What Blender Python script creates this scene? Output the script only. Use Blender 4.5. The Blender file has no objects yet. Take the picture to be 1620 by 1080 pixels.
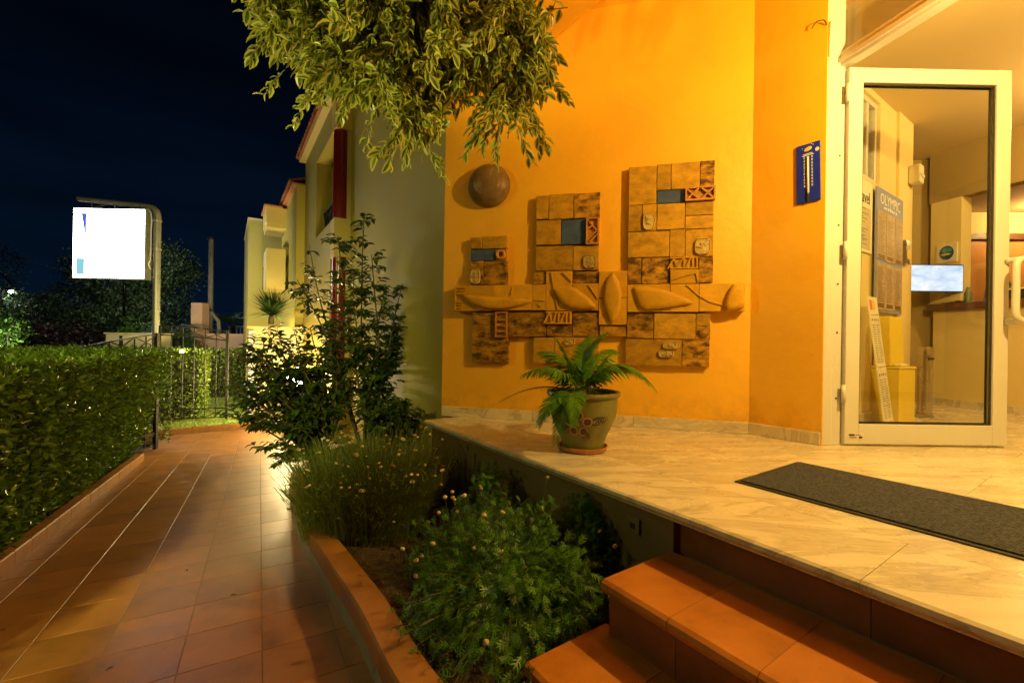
import bpy, math, random
import numpy as np
from mathutils import Matrix, Vector
random.seed(7); RNG = np.random.default_rng(11)
S = bpy.context.scene; COL = S.collection
R = math.radians

# ------------------------------------------------------------------ camera, sky, exposure
cam = bpy.data.cameras.new('camera'); camo = bpy.data.objects.new('camera', cam); COL.objects.link(camo)
cam.sensor_width = 36; cam.lens = 36 * 711.2 / 1620; cam.clip_end = 500; cam.clip_start = .05
ro = R(.86); c_, s_ = math.cos(ro), math.sin(ro)
camo.matrix_world = Matrix(((c_, -s_, 0, 0), (0, 0, -1, 0), (s_, c_, 0, 0), (0, 0, 0, 1)))
S.camera = camo

W = bpy.data.worlds.new('World'); S.world = W; W.use_nodes = True
nt = W.node_tree; nt.nodes.clear()
out = nt.nodes.new('ShaderNodeOutputWorld'); bg = nt.nodes.new('ShaderNodeBackground')
tc = nt.nodes.new('ShaderNodeTexCoord'); sp = nt.nodes.new('ShaderNodeSeparateXYZ')
nt.links.new(tc.outputs['Generated'], sp.inputs[0])
rp = nt.nodes.new('ShaderNodeValToRGB'); nt.links.new(sp.outputs['Z'], rp.inputs[0])
e = rp.color_ramp.elements
e[0].position = 0.0; e[0].color = (.0011, .0052, .0150, 1)
e[1].position = .62; e[1].color = (.0002, .0005, .0012, 1)
q = rp.color_ramp.elements.new(.22); q.color = (.0007, .0034, .0098, 1)
mp = nt.nodes.new('ShaderNodeMapping'); mp.inputs['Scale'].default_value = (1.2, 1.0, 7.0); mp.inputs['Rotation'].default_value = (.12, .18, 0)
nt.links.new(tc.outputs['Generated'], mp.inputs[0])
nz = nt.nodes.new('ShaderNodeTexNoise'); nz.inputs['Scale'].default_value = 1.6; nz.inputs['Detail'].default_value = 5
nt.links.new(mp.outputs[0], nz.inputs['Vector'])
mr = nt.nodes.new('ShaderNodeMapRange'); mr.inputs[1].default_value = .35; mr.inputs[2].default_value = .75; mr.inputs[3].default_value = .75; mr.inputs[4].default_value = 1.5
nt.links.new(nz.outputs[0], mr.inputs[0])
mx = nt.nodes.new('ShaderNodeVectorMath'); mx.operation = 'SCALE'
nt.links.new(rp.outputs[0], mx.inputs[0]); nt.links.new(mr.outputs[0], mx.inputs['Scale'])
nt.links.new(mx.outputs[0], bg.inputs[0]); bg.inputs[1].default_value = 1.0
nt.links.new(bg.outputs[0], out.inputs[0])
sun = bpy.data.lights.new('moonlight', 'SUN'); sun.energy = .004; sun.color = (.6, .75, 1); sun.angle = R(.5)
suno = bpy.data.objects.new('moonlight', sun); COL.objects.link(suno); suno.rotation_euler = (R(40), 0, R(-60))
S.view_settings.view_transform = 'Standard'; S.view_settings.look = 'None'
S.view_settings.exposure = 0; S.view_settings.gamma = 1
S.view_settings.use_curve_mapping = False
S.cycles.max_bounces = 7; S.cycles.diffuse_bounces = 4; S.cycles.transparent_max_bounces = 16
S.cycles.sample_clamp_indirect = 4; S.cycles.caustics_reflective = False; S.cycles.caustics_refractive = False
WARM = (1.0, .645, .155)

# ------------------------------------------------------------------ helpers
WM = {}
def wm(o): return WM[o.name] if o is not None else Matrix.Identity(4)
def reg(o, M): WM[o.name] = M; return o
def props(o, label=None, cat=None, group=None, kind=None):
    if label: o['label'] = label
    if cat: o['category'] = cat
    if group: o['group'] = group
    if kind: o['kind'] = kind
    return o
def thing(name, label, cat, loc=(0, 0, 0), rotz=0, group=None, kind=None, M=None):
    o = bpy.data.objects.new(name, None); COL.objects.link(o)
    M = M or Matrix.LocRotScale(Vector(loc), Matrix.Rotation(rotz, 3, 'Z').to_quaternion(), None)
    o.matrix_world = M; o.empty_display_size = .1
    props(o, label, cat, group, kind)
    return reg(o, M)
def frame(origin, xdir, z=None):
    """local x along xdir, local z up, local y = horizontal, to the left of x"""
    x = Vector((xdir[0], xdir[1], 0)).normalized(); zz = Vector((0, 0, 1)); y = zz.cross(x)
    o = Vector(origin)
    return Matrix(((x.x, y.x, 0, o.x), (x.y, y.y, 0, o.y), (0, 0, 1, o.z), (0, 0, 0, 1)))
def T(x, y, z): return Matrix.Translation((x, y, z))
def inst(data, name, parent, M, world=True):
    o = bpy.data.objects.new(name, data); COL.objects.link(o)
    o.parent = parent
    ML = wm(parent).inverted() @ M if world else M
    o.matrix_local = ML
    return reg(o, wm(parent) @ ML)

class MB:
    def __init__(self): self.v = []; self.f = []
    def add(self, vs, fs, M=None):
        b = len(self.v)
        self.v += [tuple(M @ Vector(p)) for p in vs] if M is not None else [tuple(p) for p in vs]
        self.f += [tuple(i + b for i in f) for f in fs]; return self
    def boxb(self, x0, y0, z0, x1, y1, z1, M=None):
        vs = [(x0, y0, z0), (x1, y0, z0), (x1, y1, z0), (x0, y1, z0), (x0, y0, z1), (x1, y0, z1), (x1, y1, z1), (x0, y1, z1)]
        return self.add(vs, [(3, 2, 1, 0), (4, 5, 6, 7), (0, 1, 5, 4), (1, 2, 6, 5), (2, 3, 7, 6), (3, 0, 4, 7)], M)
    def box(self, c, s, M=None):
        return self.boxb(c[0] - s[0] / 2, c[1] - s[1] / 2, c[2] - s[2] / 2, c[0] + s[0] / 2, c[1] + s[1] / 2, c[2] + s[2] / 2, M)
    def bar(self, a, b, w, h=None, up=(0, 0, 1)):
        a = Vector(a); b = Vector(b); d = (b - a); L = d.length; d /= L
        u = Vector(up)
        if abs(d.dot(u)) > .98: u = Vector((1, 0, 0))
        s = d.cross(u).normalized(); u = s.cross(d)
        M = Matrix(((d.x, s.x, u.x, a.x), (d.y, s.y, u.y, a.y), (d.z, s.z, u.z, a.z), (0, 0, 0, 1)))
        h = h or w
        return self.boxb(0, -w / 2, -h / 2, L, w / 2, h / 2, M)
    def prism(self, poly, z0, z1, M=None):
        n = len(poly)
        vs = [(p[0], p[1], z0) for p in poly] + [(p[0], p[1], z1) for p in poly]
        return self.add(vs, [tuple(range(n - 1, -1, -1)), tuple(range(n, 2 * n))] + [(i, (i + 1) % n, n + (i + 1) % n, n + i) for i in range(n)], M)
    def tube(self, pts, r, n=8, cap=True, M=None):
        P = [Vector(p) for p in pts]; m = len(P); rs = r if isinstance(r, (list, tuple)) else [r] * m
        vs = []; fs = []; prev = None
        for i, p in enumerate(P):
            d = (P[min(i + 1, m - 1)] - P[max(i - 1, 0)]).normalized()
            u = prev if prev is not None else (Vector((0, 0, 1)) if abs(d.z) < .9 else Vector((1, 0, 0)))
            s = d.cross(u).normalized(); u = s.cross(d).normalized(); prev = u
            for k in range(n):
                a = 2 * math.pi * k / n; vs.append(p + (s * math.cos(a) + u * math.sin(a)) * rs[i])
        for i in range(m - 1):
            for k in range(n):
                k2 = (k + 1) % n; fs.append((i * n + k, i * n + k2, (i + 1) * n + k2, (i + 1) * n + k))
        if cap: fs += [tuple(range(n - 1, -1, -1)), tuple((m - 1) * n + k for k in range(n))]
        return self.add(vs, fs, M)
    def lathe(self, prof, n=32, M=None, close=False):
        vs = []; fs = []; m = len(prof)
        for r, z in prof:
            for k in range(n):
                a = 2 * math.pi * k / n; vs.append((r * math.cos(a), r * math.sin(a), z))
        for i in range(m - 1):
            for k in range(n):
                k2 = (k + 1) % n; fs.append((i * n + k, i * n + k2, (i + 1) * n + k2, (i + 1) * n + k))
        if close: fs += [tuple(range(n - 1, -1, -1)), tuple((m - 1) * n + k for k in range(n))]
        return self.add(vs, fs, M)
    def pillow(self, poly, h, M=None, steps=((1, 0), (.97, .55), (.86, .85), (.55, .97))):
        cx = sum(p[0] for p in poly) / len(poly); cy = sum(p[1] for p in poly) / len(poly); n = len(poly)
        vs = []; fs = []
        for sc, z in steps:
            vs += [(cx + (p[0] - cx) * sc, cy + (p[1] - cy) * sc, z * h) for p in poly]
        for i in range(len(steps) - 1):
            for k in range(n):
                k2 = (k + 1) % n; fs.append((i * n + k, i * n + k2, (i + 1) * n + k2, (i + 1) * n + k))
        vs.append((cx, cy, h)); c = len(vs) - 1; b = (len(steps) - 1) * n
        fs += [(b + k, b + (k + 1) % n, c) for k in range(n)]
        return self.add(vs, fs, M)
    def slab(self, w, d, h, b=.004, M=None):
        """tile: footprint w x d on z=0, top at h, bevelled top edge"""
        X, Y = w / 2, d / 2
        vs = []
        for x, y, z in ((X, Y, 0), (X, Y, h - b), (X - b, Y - b, h)):
            vs += [(-x, -y, z), (x, -y, z), (x, y, z), (-x, y, z)]
        fs = [(8, 9, 10, 11)]
        for l in (0, 4):
            for k in range(4): fs.append((l + k, l + (k + 1) % 4, l + 4 + (k + 1) % 4, l + 4 + k))
        return self.add(vs, fs, M)
    def mesh(self, name, mat, inv=None, smooth=False):
        me = bpy.data.meshes.new(name)
        vs = [tuple(inv @ Vector(p)) for p in self.v] if inv is not None else self.v
        me.from_pydata(vs, [], self.f); me.update()
        if mat: me.materials.append(mat)
        if smooth: me.polygons.foreach_set('use_smooth', [True] * len(me.polygons))
        return me
    def build(self, name, mat, parent=None, smooth=False, bevel=0, origin=None, autosmooth=None):
        if parent is None:
            M = Matrix.Translation(origin or (0, 0, 0))
        else: M = wm(parent)
        me = self.mesh(name, mat, M.inverted(), smooth or autosmooth is not None)
        o = bpy.data.objects.new(name, me); COL.objects.link(o)
        if parent is None: o.matrix_world = M
        else: o.parent = parent
        if autosmooth is not None:
            me.set_sharp_from_angle(angle=R(autosmooth))
        if bevel:
            md = o.modifiers.new('bevel', 'BEVEL'); md.width = bevel; md.segments = 2; md.limit_method = 'ANGLE'; md.angle_limit = R(40)
        return reg(o, M)

# ------------------------------------------------------------------ materials
def newmat(name):
    m = bpy.data.materials.new(name); m.use_nodes = True
    return m, m.node_tree, m.node_tree.nodes['Principled BSDF']
def N(nt, t, **kw):
    n = nt.nodes.new(t)
    for k, v in kw.items():
        if k in n.inputs: n.inputs[k].default_value = v
        else: setattr(n, k, v)
    return n
def ramp(nt, fac, stops, interp='LINEAR'):
    r = nt.nodes.new('ShaderNodeValToRGB'); r.color_ramp.interpolation = interp
    el = r.color_ramp.elements
    while len(el) < len(stops): el.new(.5)
    for i, (p, c) in enumerate(stops): el[i].position = p; el[i].color = (*c, 1)
    nt.links.new(fac, r.inputs[0]); return r.outputs[0]
def coords(nt, kind='pos', scale=(1, 1, 1), rand=True):
    if kind == 'pos': v = nt.nodes.new('ShaderNodeNewGeometry').outputs['Position']
    else: v = nt.nodes.new('ShaderNodeTexCoord').outputs['Object']
    m = nt.nodes.new('ShaderNodeMapping'); m.inputs['Scale'].default_value = scale; nt.links.new(v, m.inputs[0])
    if rand:
        oi = nt.nodes.new('ShaderNodeObjectInfo'); mu = N(nt, 'ShaderNodeMath', operation='MULTIPLY'); mu.inputs[1].default_value = 37.0
        nt.links.new(oi.outputs['Random'], mu.inputs[0])
        cb = nt.nodes.new('ShaderNodeCombineXYZ')
        for i in range(3): nt.links.new(mu.outputs[0], cb.inputs[i])
        nt.links.new(cb.outputs[0], m.inputs['Location'])
    return m.outputs[0]
def noise(nt, vec, scale, detail=4, rough=.55, dist=0):
    n = N(nt, 'ShaderNodeTexNoise', Scale=scale, Detail=detail, Roughness=rough, Distortion=dist)
    nt.links.new(vec, n.inputs['Vector']); return n.outputs[0]
def mixc(nt, fac, a, b, blend='MIX'):
    m = nt.nodes.new('ShaderNodeMix'); m.data_type = 'RGBA'; m.blend_type = blend
    for s, v in ((0, fac), (6, a), (7, b)):
        if hasattr(v, 'is_linked'): nt.links.new(v, m.inputs[s])
        else: m.inputs[s].default_value = v if s == 0 else (*v, 1)
    return m.outputs[2]
def bump(nt, b, h, strength=.3, dist=.01):
    n = N(nt, 'ShaderNodeBump', Strength=strength, Distance=dist)
    nt.links.new(h, n.inputs['Height']); nt.links.new(n.outputs[0], b.inputs['Normal'])
def objvar(nt, col, amt=.25):
    oi = nt.nodes.new('ShaderNodeObjectInfo')
    m = N(nt, 'ShaderNodeMapRange'); m.inputs[3].default_value = 1 - amt; m.inputs[4].default_value = 1 + amt
    nt.links.new(oi.outputs['Random'], m.inputs[0])
    v = nt.nodes.new('ShaderNodeVectorMath'); v.operation = 'SCALE'
    nt.links.new(col, v.inputs[0]); nt.links.new(m.outputs[0], v.inputs['Scale']); return v.outputs[0]
def M_basic(name, col, rough=.5, var=.15, scale=8, bmp=.1, bdist=.004, metal=0, kind='pos', objv=0, stain=None, fine=90):
    m, nt, b = newmat(name); v = coords(nt, kind)
    n1 = noise(nt, v, scale, 6, .6)
    c = ramp(nt, n1, [(.3, tuple(x * (1 - var) for x in col)), (.7, tuple(min(x * (1 + var), .95) for x in col))])
    if stain:
        n2 = noise(nt, v, stain[1], 5, .65, .6)
        c = mixc(nt, ramp(nt, n2, [(stain[2], (0, 0, 0)), (stain[2] + .2, (1, 1, 1))]), c, stain[0])
    if objv: c = objvar(nt, c, objv)
    nt.links.new(c, b.inputs['Base Color']); b.inputs['Roughness'].default_value = rough; b.inputs['Metallic'].default_value = metal
    rr = ramp(nt, n1, [(.3, (rough * .85,) * 3), (.7, (min(rough * 1.15, 1),) * 3)]); nt.links.new(rr, b.inputs['Roughness'])
    if bmp: bump(nt, b, noise(nt, v, fine, 4, .6), bmp, bdist)
    return m
def M_emit(name, col, strength):
    m, nt, b = newmat(name); nt.nodes.remove(b)
    e = N(nt, 'ShaderNodeEmission', Strength=strength); e.inputs[0].default_value = (*col, 1)
    nt.links.new(e.outputs[0], nt.nodes['Material Output'].inputs[0]); return m
def M_glass(name, tint=(.96, .97, .95)):
    m, nt, b = newmat(name); nt.nodes.remove(b)
    t = nt.nodes.new('ShaderNodeBsdfTransparent'); t.inputs[0].default_value = (*tint, 1)
    g = N(nt, 'ShaderNodeBsdfGlossy', Roughness=.01); lw = N(nt, 'ShaderNodeLayerWeight', Blend=.5)
    pw = N(nt, 'ShaderNodeMath', operation='POWER'); pw.inputs[1].default_value = 5.0; nt.links.new(lw.outputs['Facing'], pw.inputs[0])
    fr = N(nt, 'ShaderNodeMath', operation='MULTIPLY_ADD'); fr.inputs[1].default_value = .9; fr.inputs[2].default_value = .05; nt.links.new(pw.outputs[0], fr.inputs[0])
    mx = nt.nodes.new('ShaderNodeMixShader')
    nt.links.new(fr.outputs[0], mx.inputs[0]); nt.links.new(t.outputs[0], mx.inputs[1]); nt.links.new(g.outputs[0], mx.inputs[2])
    nt.links.new(mx.outputs[0], nt.nodes['Material Output'].inputs[0]); return m
def M_leaf(name, mid, edge=None, rough=.35, trans=.3, var=.35, edgepos=.55):
    m, nt, b = newmat(name)
    a = N(nt, 'ShaderNodeAttribute'); a.attribute_name = 'tone'
    c = ramp(nt, a.outputs['Fac'], [(0, tuple(x * (1 - var) for x in mid)), (.6, mid), (1, tuple(x * (1 + var) for x in mid))])
    if edge:
        a2 = N(nt, 'ShaderNodeAttribute'); a2.attribute_name = 'edge'
        v = coords(nt, 'obj', rand=False); n = noise(nt, v, 90, 2)
        ad = N(nt, 'ShaderNodeMath', operation='MULTIPLY_ADD'); nt.links.new(n, ad.inputs[0]); ad.inputs[1].default_value = .5; nt.links.new(a2.outputs['Fac'], ad.inputs[2])
        c = mixc(nt, ramp(nt, ad.outputs[0], [(edgepos + .18, (0, 0, 0)), (edgepos + .28, (1, 1, 1))]), c, edge)
    nt.links.new(c, b.inputs['Base Color']); b.inputs['Roughness'].default_value = rough
    t = nt.nodes.new('ShaderNodeBsdfTranslucent'); nt.links.new(c, t.inputs[0])
    mx = nt.nodes.new('ShaderNodeMixShader'); mx.inputs[0].default_value = trans
    nt.links.new(b.outputs[0], mx.inputs[1]); nt.links.new(t.outputs[0], mx.inputs[2])
    nt.links.new(mx.outputs[0], nt.nodes['Material Output'].inputs[0]); return m

def M_orange():
    m, nt, b = newmat('orange_plaster'); v = coords(nt, 'pos', rand=False)
    n1 = noise(nt, v, 1.3, 5, .6); c = ramp(nt, n1, [(.3, (.76, .405, .018)), (.7, (.82, .455, .024))])
    n2 = noise(nt, v, 2.2, 7, .72, .8); c = mixc(nt, ramp(nt, n2, [(.50, (0, 0, 0)), (.72, (.5,) * 3)]), c, (.66, .35, .03))
    n3 = noise(nt, v, 14, 6, .75, .5); c = mixc(nt, ramp(nt, n3, [(.62, (0, 0, 0)), (.72, (.35,) * 3)]), c, (.55, .29, .03))
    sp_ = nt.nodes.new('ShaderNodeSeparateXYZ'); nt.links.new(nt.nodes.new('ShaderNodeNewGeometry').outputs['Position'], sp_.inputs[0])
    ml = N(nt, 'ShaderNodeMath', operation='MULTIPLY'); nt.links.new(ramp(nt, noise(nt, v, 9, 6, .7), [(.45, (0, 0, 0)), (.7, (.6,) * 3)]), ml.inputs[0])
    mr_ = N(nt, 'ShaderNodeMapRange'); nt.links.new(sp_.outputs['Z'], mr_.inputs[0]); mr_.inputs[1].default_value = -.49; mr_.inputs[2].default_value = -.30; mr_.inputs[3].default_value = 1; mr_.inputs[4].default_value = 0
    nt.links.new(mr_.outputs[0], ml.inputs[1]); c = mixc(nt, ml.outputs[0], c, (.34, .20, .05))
    nt.links.new(c, b.inputs['Base Color']); b.inputs['Roughness'].default_value = .5
    h = noise(nt, v, 7, 6, .62); bump(nt, b, h, .25, .02); return m
def M_marble():
    m, nt, b = newmat('marble'); v = coords(nt, 'pos', rand=True)
    mp = N(nt, 'ShaderNodeMapping'); mp.inputs['Rotation'].default_value = (0, 0, R(-18)); mp.inputs['Scale'].default_value = (1.8, 9.5, 4)
    nt.links.new(v, mp.inputs[0])
    n1 = noise(nt, mp.outputs[0], .9, 5, .55, .8)
    c = ramp(nt, n1, [(.30, (.58, .50, .37)), (.5, (.69, .61, .47)), (.72, (.62, .54, .40))])
    n2 = noise(nt, mp.outputs[0], .55, 7, .62, 1.4)
    c = mixc(nt, ramp(nt, n2, [(.49, (0, 0, 0)), (.53, (.6, .6, .6)), (.55, (.10, .10, .10)), (.585, (.45, .45, .45)), (.64, (0, 0, 0))]), c, (.27, .21, .125))
    n3 = noise(nt, v, 30, 4, .6); c = mixc(nt, ramp(nt, n3, [(.6, (0, 0, 0)), (.85, (.18, .18, .18))]), c, (.48, .38, .22))
    nt.links.new(c, b.inputs['Base Color'])
    nt.links.new(ramp(nt, noise(nt, v, 5, 5), [(.3, (.22,) * 3), (.7, (.36,) * 3)]), b.inputs['Roughness'])
    bump(nt, b, noise(nt, v, 25, 3), .03, .004); return m
def M_terra(name, col, rough=.48, objv=.14):
    m, nt, b = newmat(name); v = coords(nt, 'pos')
    n1 = noise(nt, v, 5, 7, .65, .4)
    c = ramp(nt, n1, [(.28, tuple(x * .60 for x in col)), (.5, col), (.75, tuple(x * 1.28 for x in col))])
    n2 = noise(nt, v, 55, 4, .7); c = mixc(nt, ramp(nt, n2, [(.62, (0, 0, 0)), (.74, (.4,) * 3)]), c, tuple(x * .55 for x in col))
    c = objvar(nt, c, objv); nt.links.new(c, b.inputs['Base Color'])
    nt.links.new(ramp(nt, n1, [(.25, (rough * .8,) * 3), (.75, (rough * 1.35,) * 3)]), b.inputs['Roughness'])
    bump(nt, b, noise(nt, v, 30, 5, .6), .10, .006); return m
def M_mural(name, light, dark, lo, hi, rough=.5, streak=(1, 1.5, 1)):
    m, nt, b = newmat(name); v = coords(nt, 'obj', streak)
    n1 = noise(nt, v, 11, 8, .72, .15)
    c = ramp(nt, n1, [(lo, dark), (hi, light), (min(hi + .25, 1), tuple(x * 1.15 for x in light))])
    n2 = noise(nt, coords(nt, 'obj'), 40, 5, .7); c = mixc(nt, ramp(nt, n2, [(.55, (0, 0, 0)), (.75, (.5,) * 3)]), c, tuple(x * .6 for x in light))
    c = objvar(nt, c, .16); nt.links.new(c, b.inputs['Base Color']); b.inputs['Roughness'].default_value = rough
    b.inputs['Specular IOR Level'].default_value = .25
    bump(nt, b, noise(nt, v, 26, 6, .65), .35, .006); return m

m_orange = M_orange()
m_olive = M_basic('olive_plaster', (.41, .335, .05), .75, .06, 1.6, .12, stain=((.40, .33, .14), 1.4, .62))
m_yellow = M_basic('yellow_plaster', (.58, .44, .14), .75, .05, 2, .08)
m_cream = M_basic('cream_plaster', (.62, .52, .22), .7, .05, 2, .06)
m_lobby = M_basic('lobby_plaster', (.72, .58, .27), .7, .04, 2, .05)
m_ceil = M_basic('lobby_ceiling', (.62, .48, .26), .8, .03, 1.5, .04)
m_pink = M_basic('pink_plaster', (.76, .46, .27), .75, .06, 2, .08)
m_white = M_basic('white_frame_paint', (.62, .61, .60), .35, .03, 4, .02)
m_marble = M_marble()
m_tile = M_terra('terracotta_tile', (.37, .162, .042), .40)
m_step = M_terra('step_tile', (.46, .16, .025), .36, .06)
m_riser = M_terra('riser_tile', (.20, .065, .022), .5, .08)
m_grout = M_basic('grout', (.25, .18, .095), .9, .2, 20, .3)
m_soil = M_basic('soil', (.055, .035, .02), 1, .5, 14, 1.0, .03, fine=35)
m_conc = M_basic('concrete_band', (.22, .19, .13), .85, .25, 10, .3)
m_coping = M_terra('coping_tile', (.34, .145, .03), .5, .10)
m_iron = M_basic('painted_iron', (.012, .010, .009), .6, .2, 20, .1)
m_steel = M_basic('galvanised_steel', (.45, .44, .40), .4, .15, 12, .1, metal=.6)
m_bark = M_basic('bark', (.10, .075, .045), .9, .35, 25, .6, .01)
m_stem = M_basic('green_stem', (.07, .08, .03), .6, .3, 25, .1)
m_red = M_basic('red_gloss_column', (.19, .012, .014), .22, .1, 3, .02)
m_rooft = M_basic('roof_tile', (.36, .14, .06), .8, .25, 15, .3, objv=.2)
m_glass = M_glass('door_glass')
m_black = M_basic('black_rubber', (.02, .02, .02), .6, .2, 20, .1)
m_ground = M_basic('earth', (.05, .045, .025), 1, .4, 3, .5, .02)
m_road = M_basic('asphalt', (.05, .05, .05), .9, .2, 10, .3)
m_wood = M_basic('dark_wood', (.12, .055, .025), .4, .3, 6, .1)
m_panel = M_basic('orange_wood_panel', (.55, .27, .09), .35, .12, 4, .05)
m_blue = M_basic('thermometer_blue', (.012, .028, .50), .3, .1, 10, .02)
m_paper = M_basic('paper', (.72, .68, .58), .7, .08, 6, .02, objv=.06)
m_ink = M_basic('ink', (.03, .03, .04), .7, 0, 5, 0)
m_whiteprint = M_basic('white_print', (.8, .8, .78), .6, 0, 5, 0)
m_postblue = M_basic('poster_blue', (.22, .25, .52), .5, .05, 5, 0)
m_plasticy = M_basic('yellow_plastic', (.72, .55, .05), .4, .05, 3, .03)
m_plasticw = M_basic('white_plastic', (.75, .70, .58), .4, .03, 5, 0)
m_chrome = M_basic('brushed_steel', (.45, .42, .40), .3, .1, 20, .05, metal=1)
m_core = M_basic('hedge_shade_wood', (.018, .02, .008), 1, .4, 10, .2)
m_lawn = M_basic('lawn_turf', (.11, .15, .02), .95, .3, 6, .6, .02)

# ------------------------------------------------------------------ leaf scattering
def leaf_template(kind):
    if kind == 'oval':       # folded, drooping leaf with margins
        ts = [0, .18, .45, .75, 1.0]; ws = [.03, .34, .50, .34, .0]
        v = []; e = []
        for t, w in zip(ts, ws):
            z = -.22 * t * t
            if w < .02: v.append((0, t, z)); e.append(1.0)
            else:
                v += [(-w / 2, t, z + w * .22), (-w / 4, t, z + w * .08), (0, t, z), (w / 4, t, z + w * .08), (w / 2, t, z + w * .22)]; e += [1., .5, 0., .5, 1.]
        f = []
        for i in range(3):
            a = i * 5
            for k in range(4): f += [(a + k, a + k + 1, a + k + 6), (a + k, a + k + 6, a + k + 5)]
        tip = 20
        for k in range(4): f.append((15 + k, 16 + k, tip))
        return np.array(v), np.array(f), np.array(e)
    if kind == 'simple':
        v = [(0, 0, 0), (-.24, .4, .07), (0, .45, 0), (.24, .4, .07), (-.15, .75, -.03), (.15, .75, -.03), (0, 1, -.14)]
        f = [(0, 2, 1), (0, 3, 2), (1, 2, 4), (2, 3, 5), (2, 6, 4), (2, 5, 6)]
        return np.array(v, float), np.array(f), np.array([0, 1, 0, 1, 1, 1, 1.])
    if kind == 'lobed':      # feathery, pinnate daisy leaf
        v = [(0, 0, 0), (0, .35, .03), (0, .68, 0)]; f = []
        def lob(bx, by, tx, ty, w):
            b = len(v); dx, dy = tx - bx, ty - by; L = math.hypot(dx, dy); nx, ny = -dy / L * w, dx / L * w
            v.extend([(bx - nx * .4, by - ny * .4, .01), (bx + dx * .6 - nx, by + dy * .6 - ny, .03), (tx, ty, -.05), (bx + dx * .6 + nx, by + dy * .6 + ny, .03), (bx + nx * .4, by + ny * .4, .01)])
            f.extend([(b, b + 1, b + 3), (b, b + 3, b + 4), (b + 1, b + 2, b + 3)])
        lob(0, 0, 0, 1.0, .05)
        for s in (-1, 1):
            lob(0, .30, .34 * s, .58, .05); lob(0, .52, .32 * s, .84, .05); lob(0, .12, .22 * s, .32, .04)
        return np.array(v, float), np.array(f), np.zeros(len(v))
    if kind == 'blade':
        v = [(-.035, 0, 0), (.035, 0, 0), (-.03, .5, .02), (.03, .5, .02), (0, 1, -.08)]
        return np.array(v, float), np.array([(0, 1, 3), (0, 3, 2), (2, 3, 4)]), np.zeros(5)
def norm(a): return a / np.maximum(np.linalg.norm(a, axis=-1, keepdims=True), 1e-9)
def leaf_mesh(name, mat, kind, pos, dirs, ups, size, inv=None, tone=None):
    tv, tf, te = leaf_template(kind)
    n = len(pos); d = norm(np.asarray(dirs, float)); u = np.asarray(ups, float); x = norm(np.cross(d, u)); u = np.cross(x, d)
    size = np.broadcast_to(np.asarray(size, float), (n,))
    P = np.asarray(pos, float)[:, None, :] + size[:, None, None] * (tv[None, :, 0:1] * x[:, None] + tv[None, :, 1:2] * d[:, None] + tv[None, :, 2:3] * u[:, None])
    P = P.reshape(-1, 3)
    if inv is not None:
        A = np.array(inv); P = P @ A[:3, :3].T + A[:3, 3]
    F = (tf[None] + (np.arange(n) * len(tv))[:, None, None]).reshape(-1, 3)
    me = bpy.data.meshes.new(name); me.vertices.add(len(P)); me.vertices.foreach_set('co', P.astype(np.float32).ravel())
    me.loops.add(F.size); me.loops.foreach_set('vertex_index', F.ravel().astype(np.int32))
    me.polygons.add(len(F)); me.polygons.foreach_set('loop_start', np.arange(0, F.size, 3, dtype=np.int32))
    me.polygons.foreach_set('use_smooth', np.ones(len(F), bool))
    me.update(calc_edges=True)
    tone = RNG.random(n) if tone is None else tone
    at = me.attributes.new('tone', 'FLOAT', 'POINT'); at.data.foreach_set('value', np.repeat(tone, len(tv)).astype(np.float32))
    at = me.attributes.new('edge', 'FLOAT', 'POINT'); at.data.foreach_set('value', np.tile(te, n).astype(np.float32))
    me.materials.append(mat); return me
def leaves(name, mat, kind, pos, dirs, ups, size, parent, stuff=True, tone=None):
    me = leaf_mesh(name, mat, kind, pos, dirs, ups, size, wm(parent).inverted(), tone)
    o = bpy.data.objects.new(name, me); COL.objects.link(o); o.parent = parent; reg(o, wm(parent))
    if stuff: o['kind'] = 'stuff'
    return o
def leaf_matrix(p, d, u, s):
    d = Vector(d).normalized(); x = d.cross(Vector(u)).normalized(); u = x.cross(d)
    return Matrix(((x.x * s, d.x * s, u.x * s, p[0]), (x.y * s, d.y * s, u.y * s, p[1]), (x.z * s, d.z * s, u.z * s, p[2]), (0, 0, 0, 1)))
def text_part(s, size, M, mat, parent, name='lettering', align='CENTER', extrude=.0006, sx=1.0):
    cu = bpy.data.curves.new('t', 'FONT'); cu.body = s; cu.size = size; cu.align_x = align; cu.align_y = 'CENTER'; cu.extrude = extrude; cu.resolution_u = 3
    to = bpy.data.objects.new('t', cu); COL.objects.link(to); bpy.context.view_layer.update()
    me = bpy.data.meshes.new_from_object(to.evaluated_get(bpy.context.evaluated_depsgraph_get()))
    bpy.data.objects.remove(to); bpy.data.curves.remove(cu)
    me.name = name; me.materials.clear(); me.materials.append(mat)
    return inst(me, name, parent, M @ Matrix.Diagonal((sx, 1, 1, 1)))

# ------------------------------------------------------------------ frames of the place
ZF = -.57                                                    # terrace floor, eye level is z = 0
PA = R(-29.29); PD = Vector((math.sin(PA), math.cos(PA))); PN = Vector((math.cos(PA), -math.sin(PA)))
def pz(s): return -1.03 - .0539 * max(min(s, 9.2), -4)
def P(c, s, dz=0): return Vector((PN.x * c + PD.x * s, PN.y * c + PD.y * s, pz(s) + dz))
def pzxy(x, y): return pz(PD.x * x + PD.y * y)
E0 = Vector((-.598, 3.251, 0)); FE = frame(E0, (.572, -.820))  # terrace: x along the edge, y inwards
W1 = Vector((-.522, 3.408, 0)); W2 = Vector((1.529, 2.888, 0)); W3 = Vector((1.782, 2.577, 0))
FW1 = frame(W1, W2 - W1); FW2 = frame(W2, W3 - W2)
DD = Vector((.23, -.973, 0)); FD = frame((1.90, 2.62, 0), DD)          # doorway line, local +y = into the lobby
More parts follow.
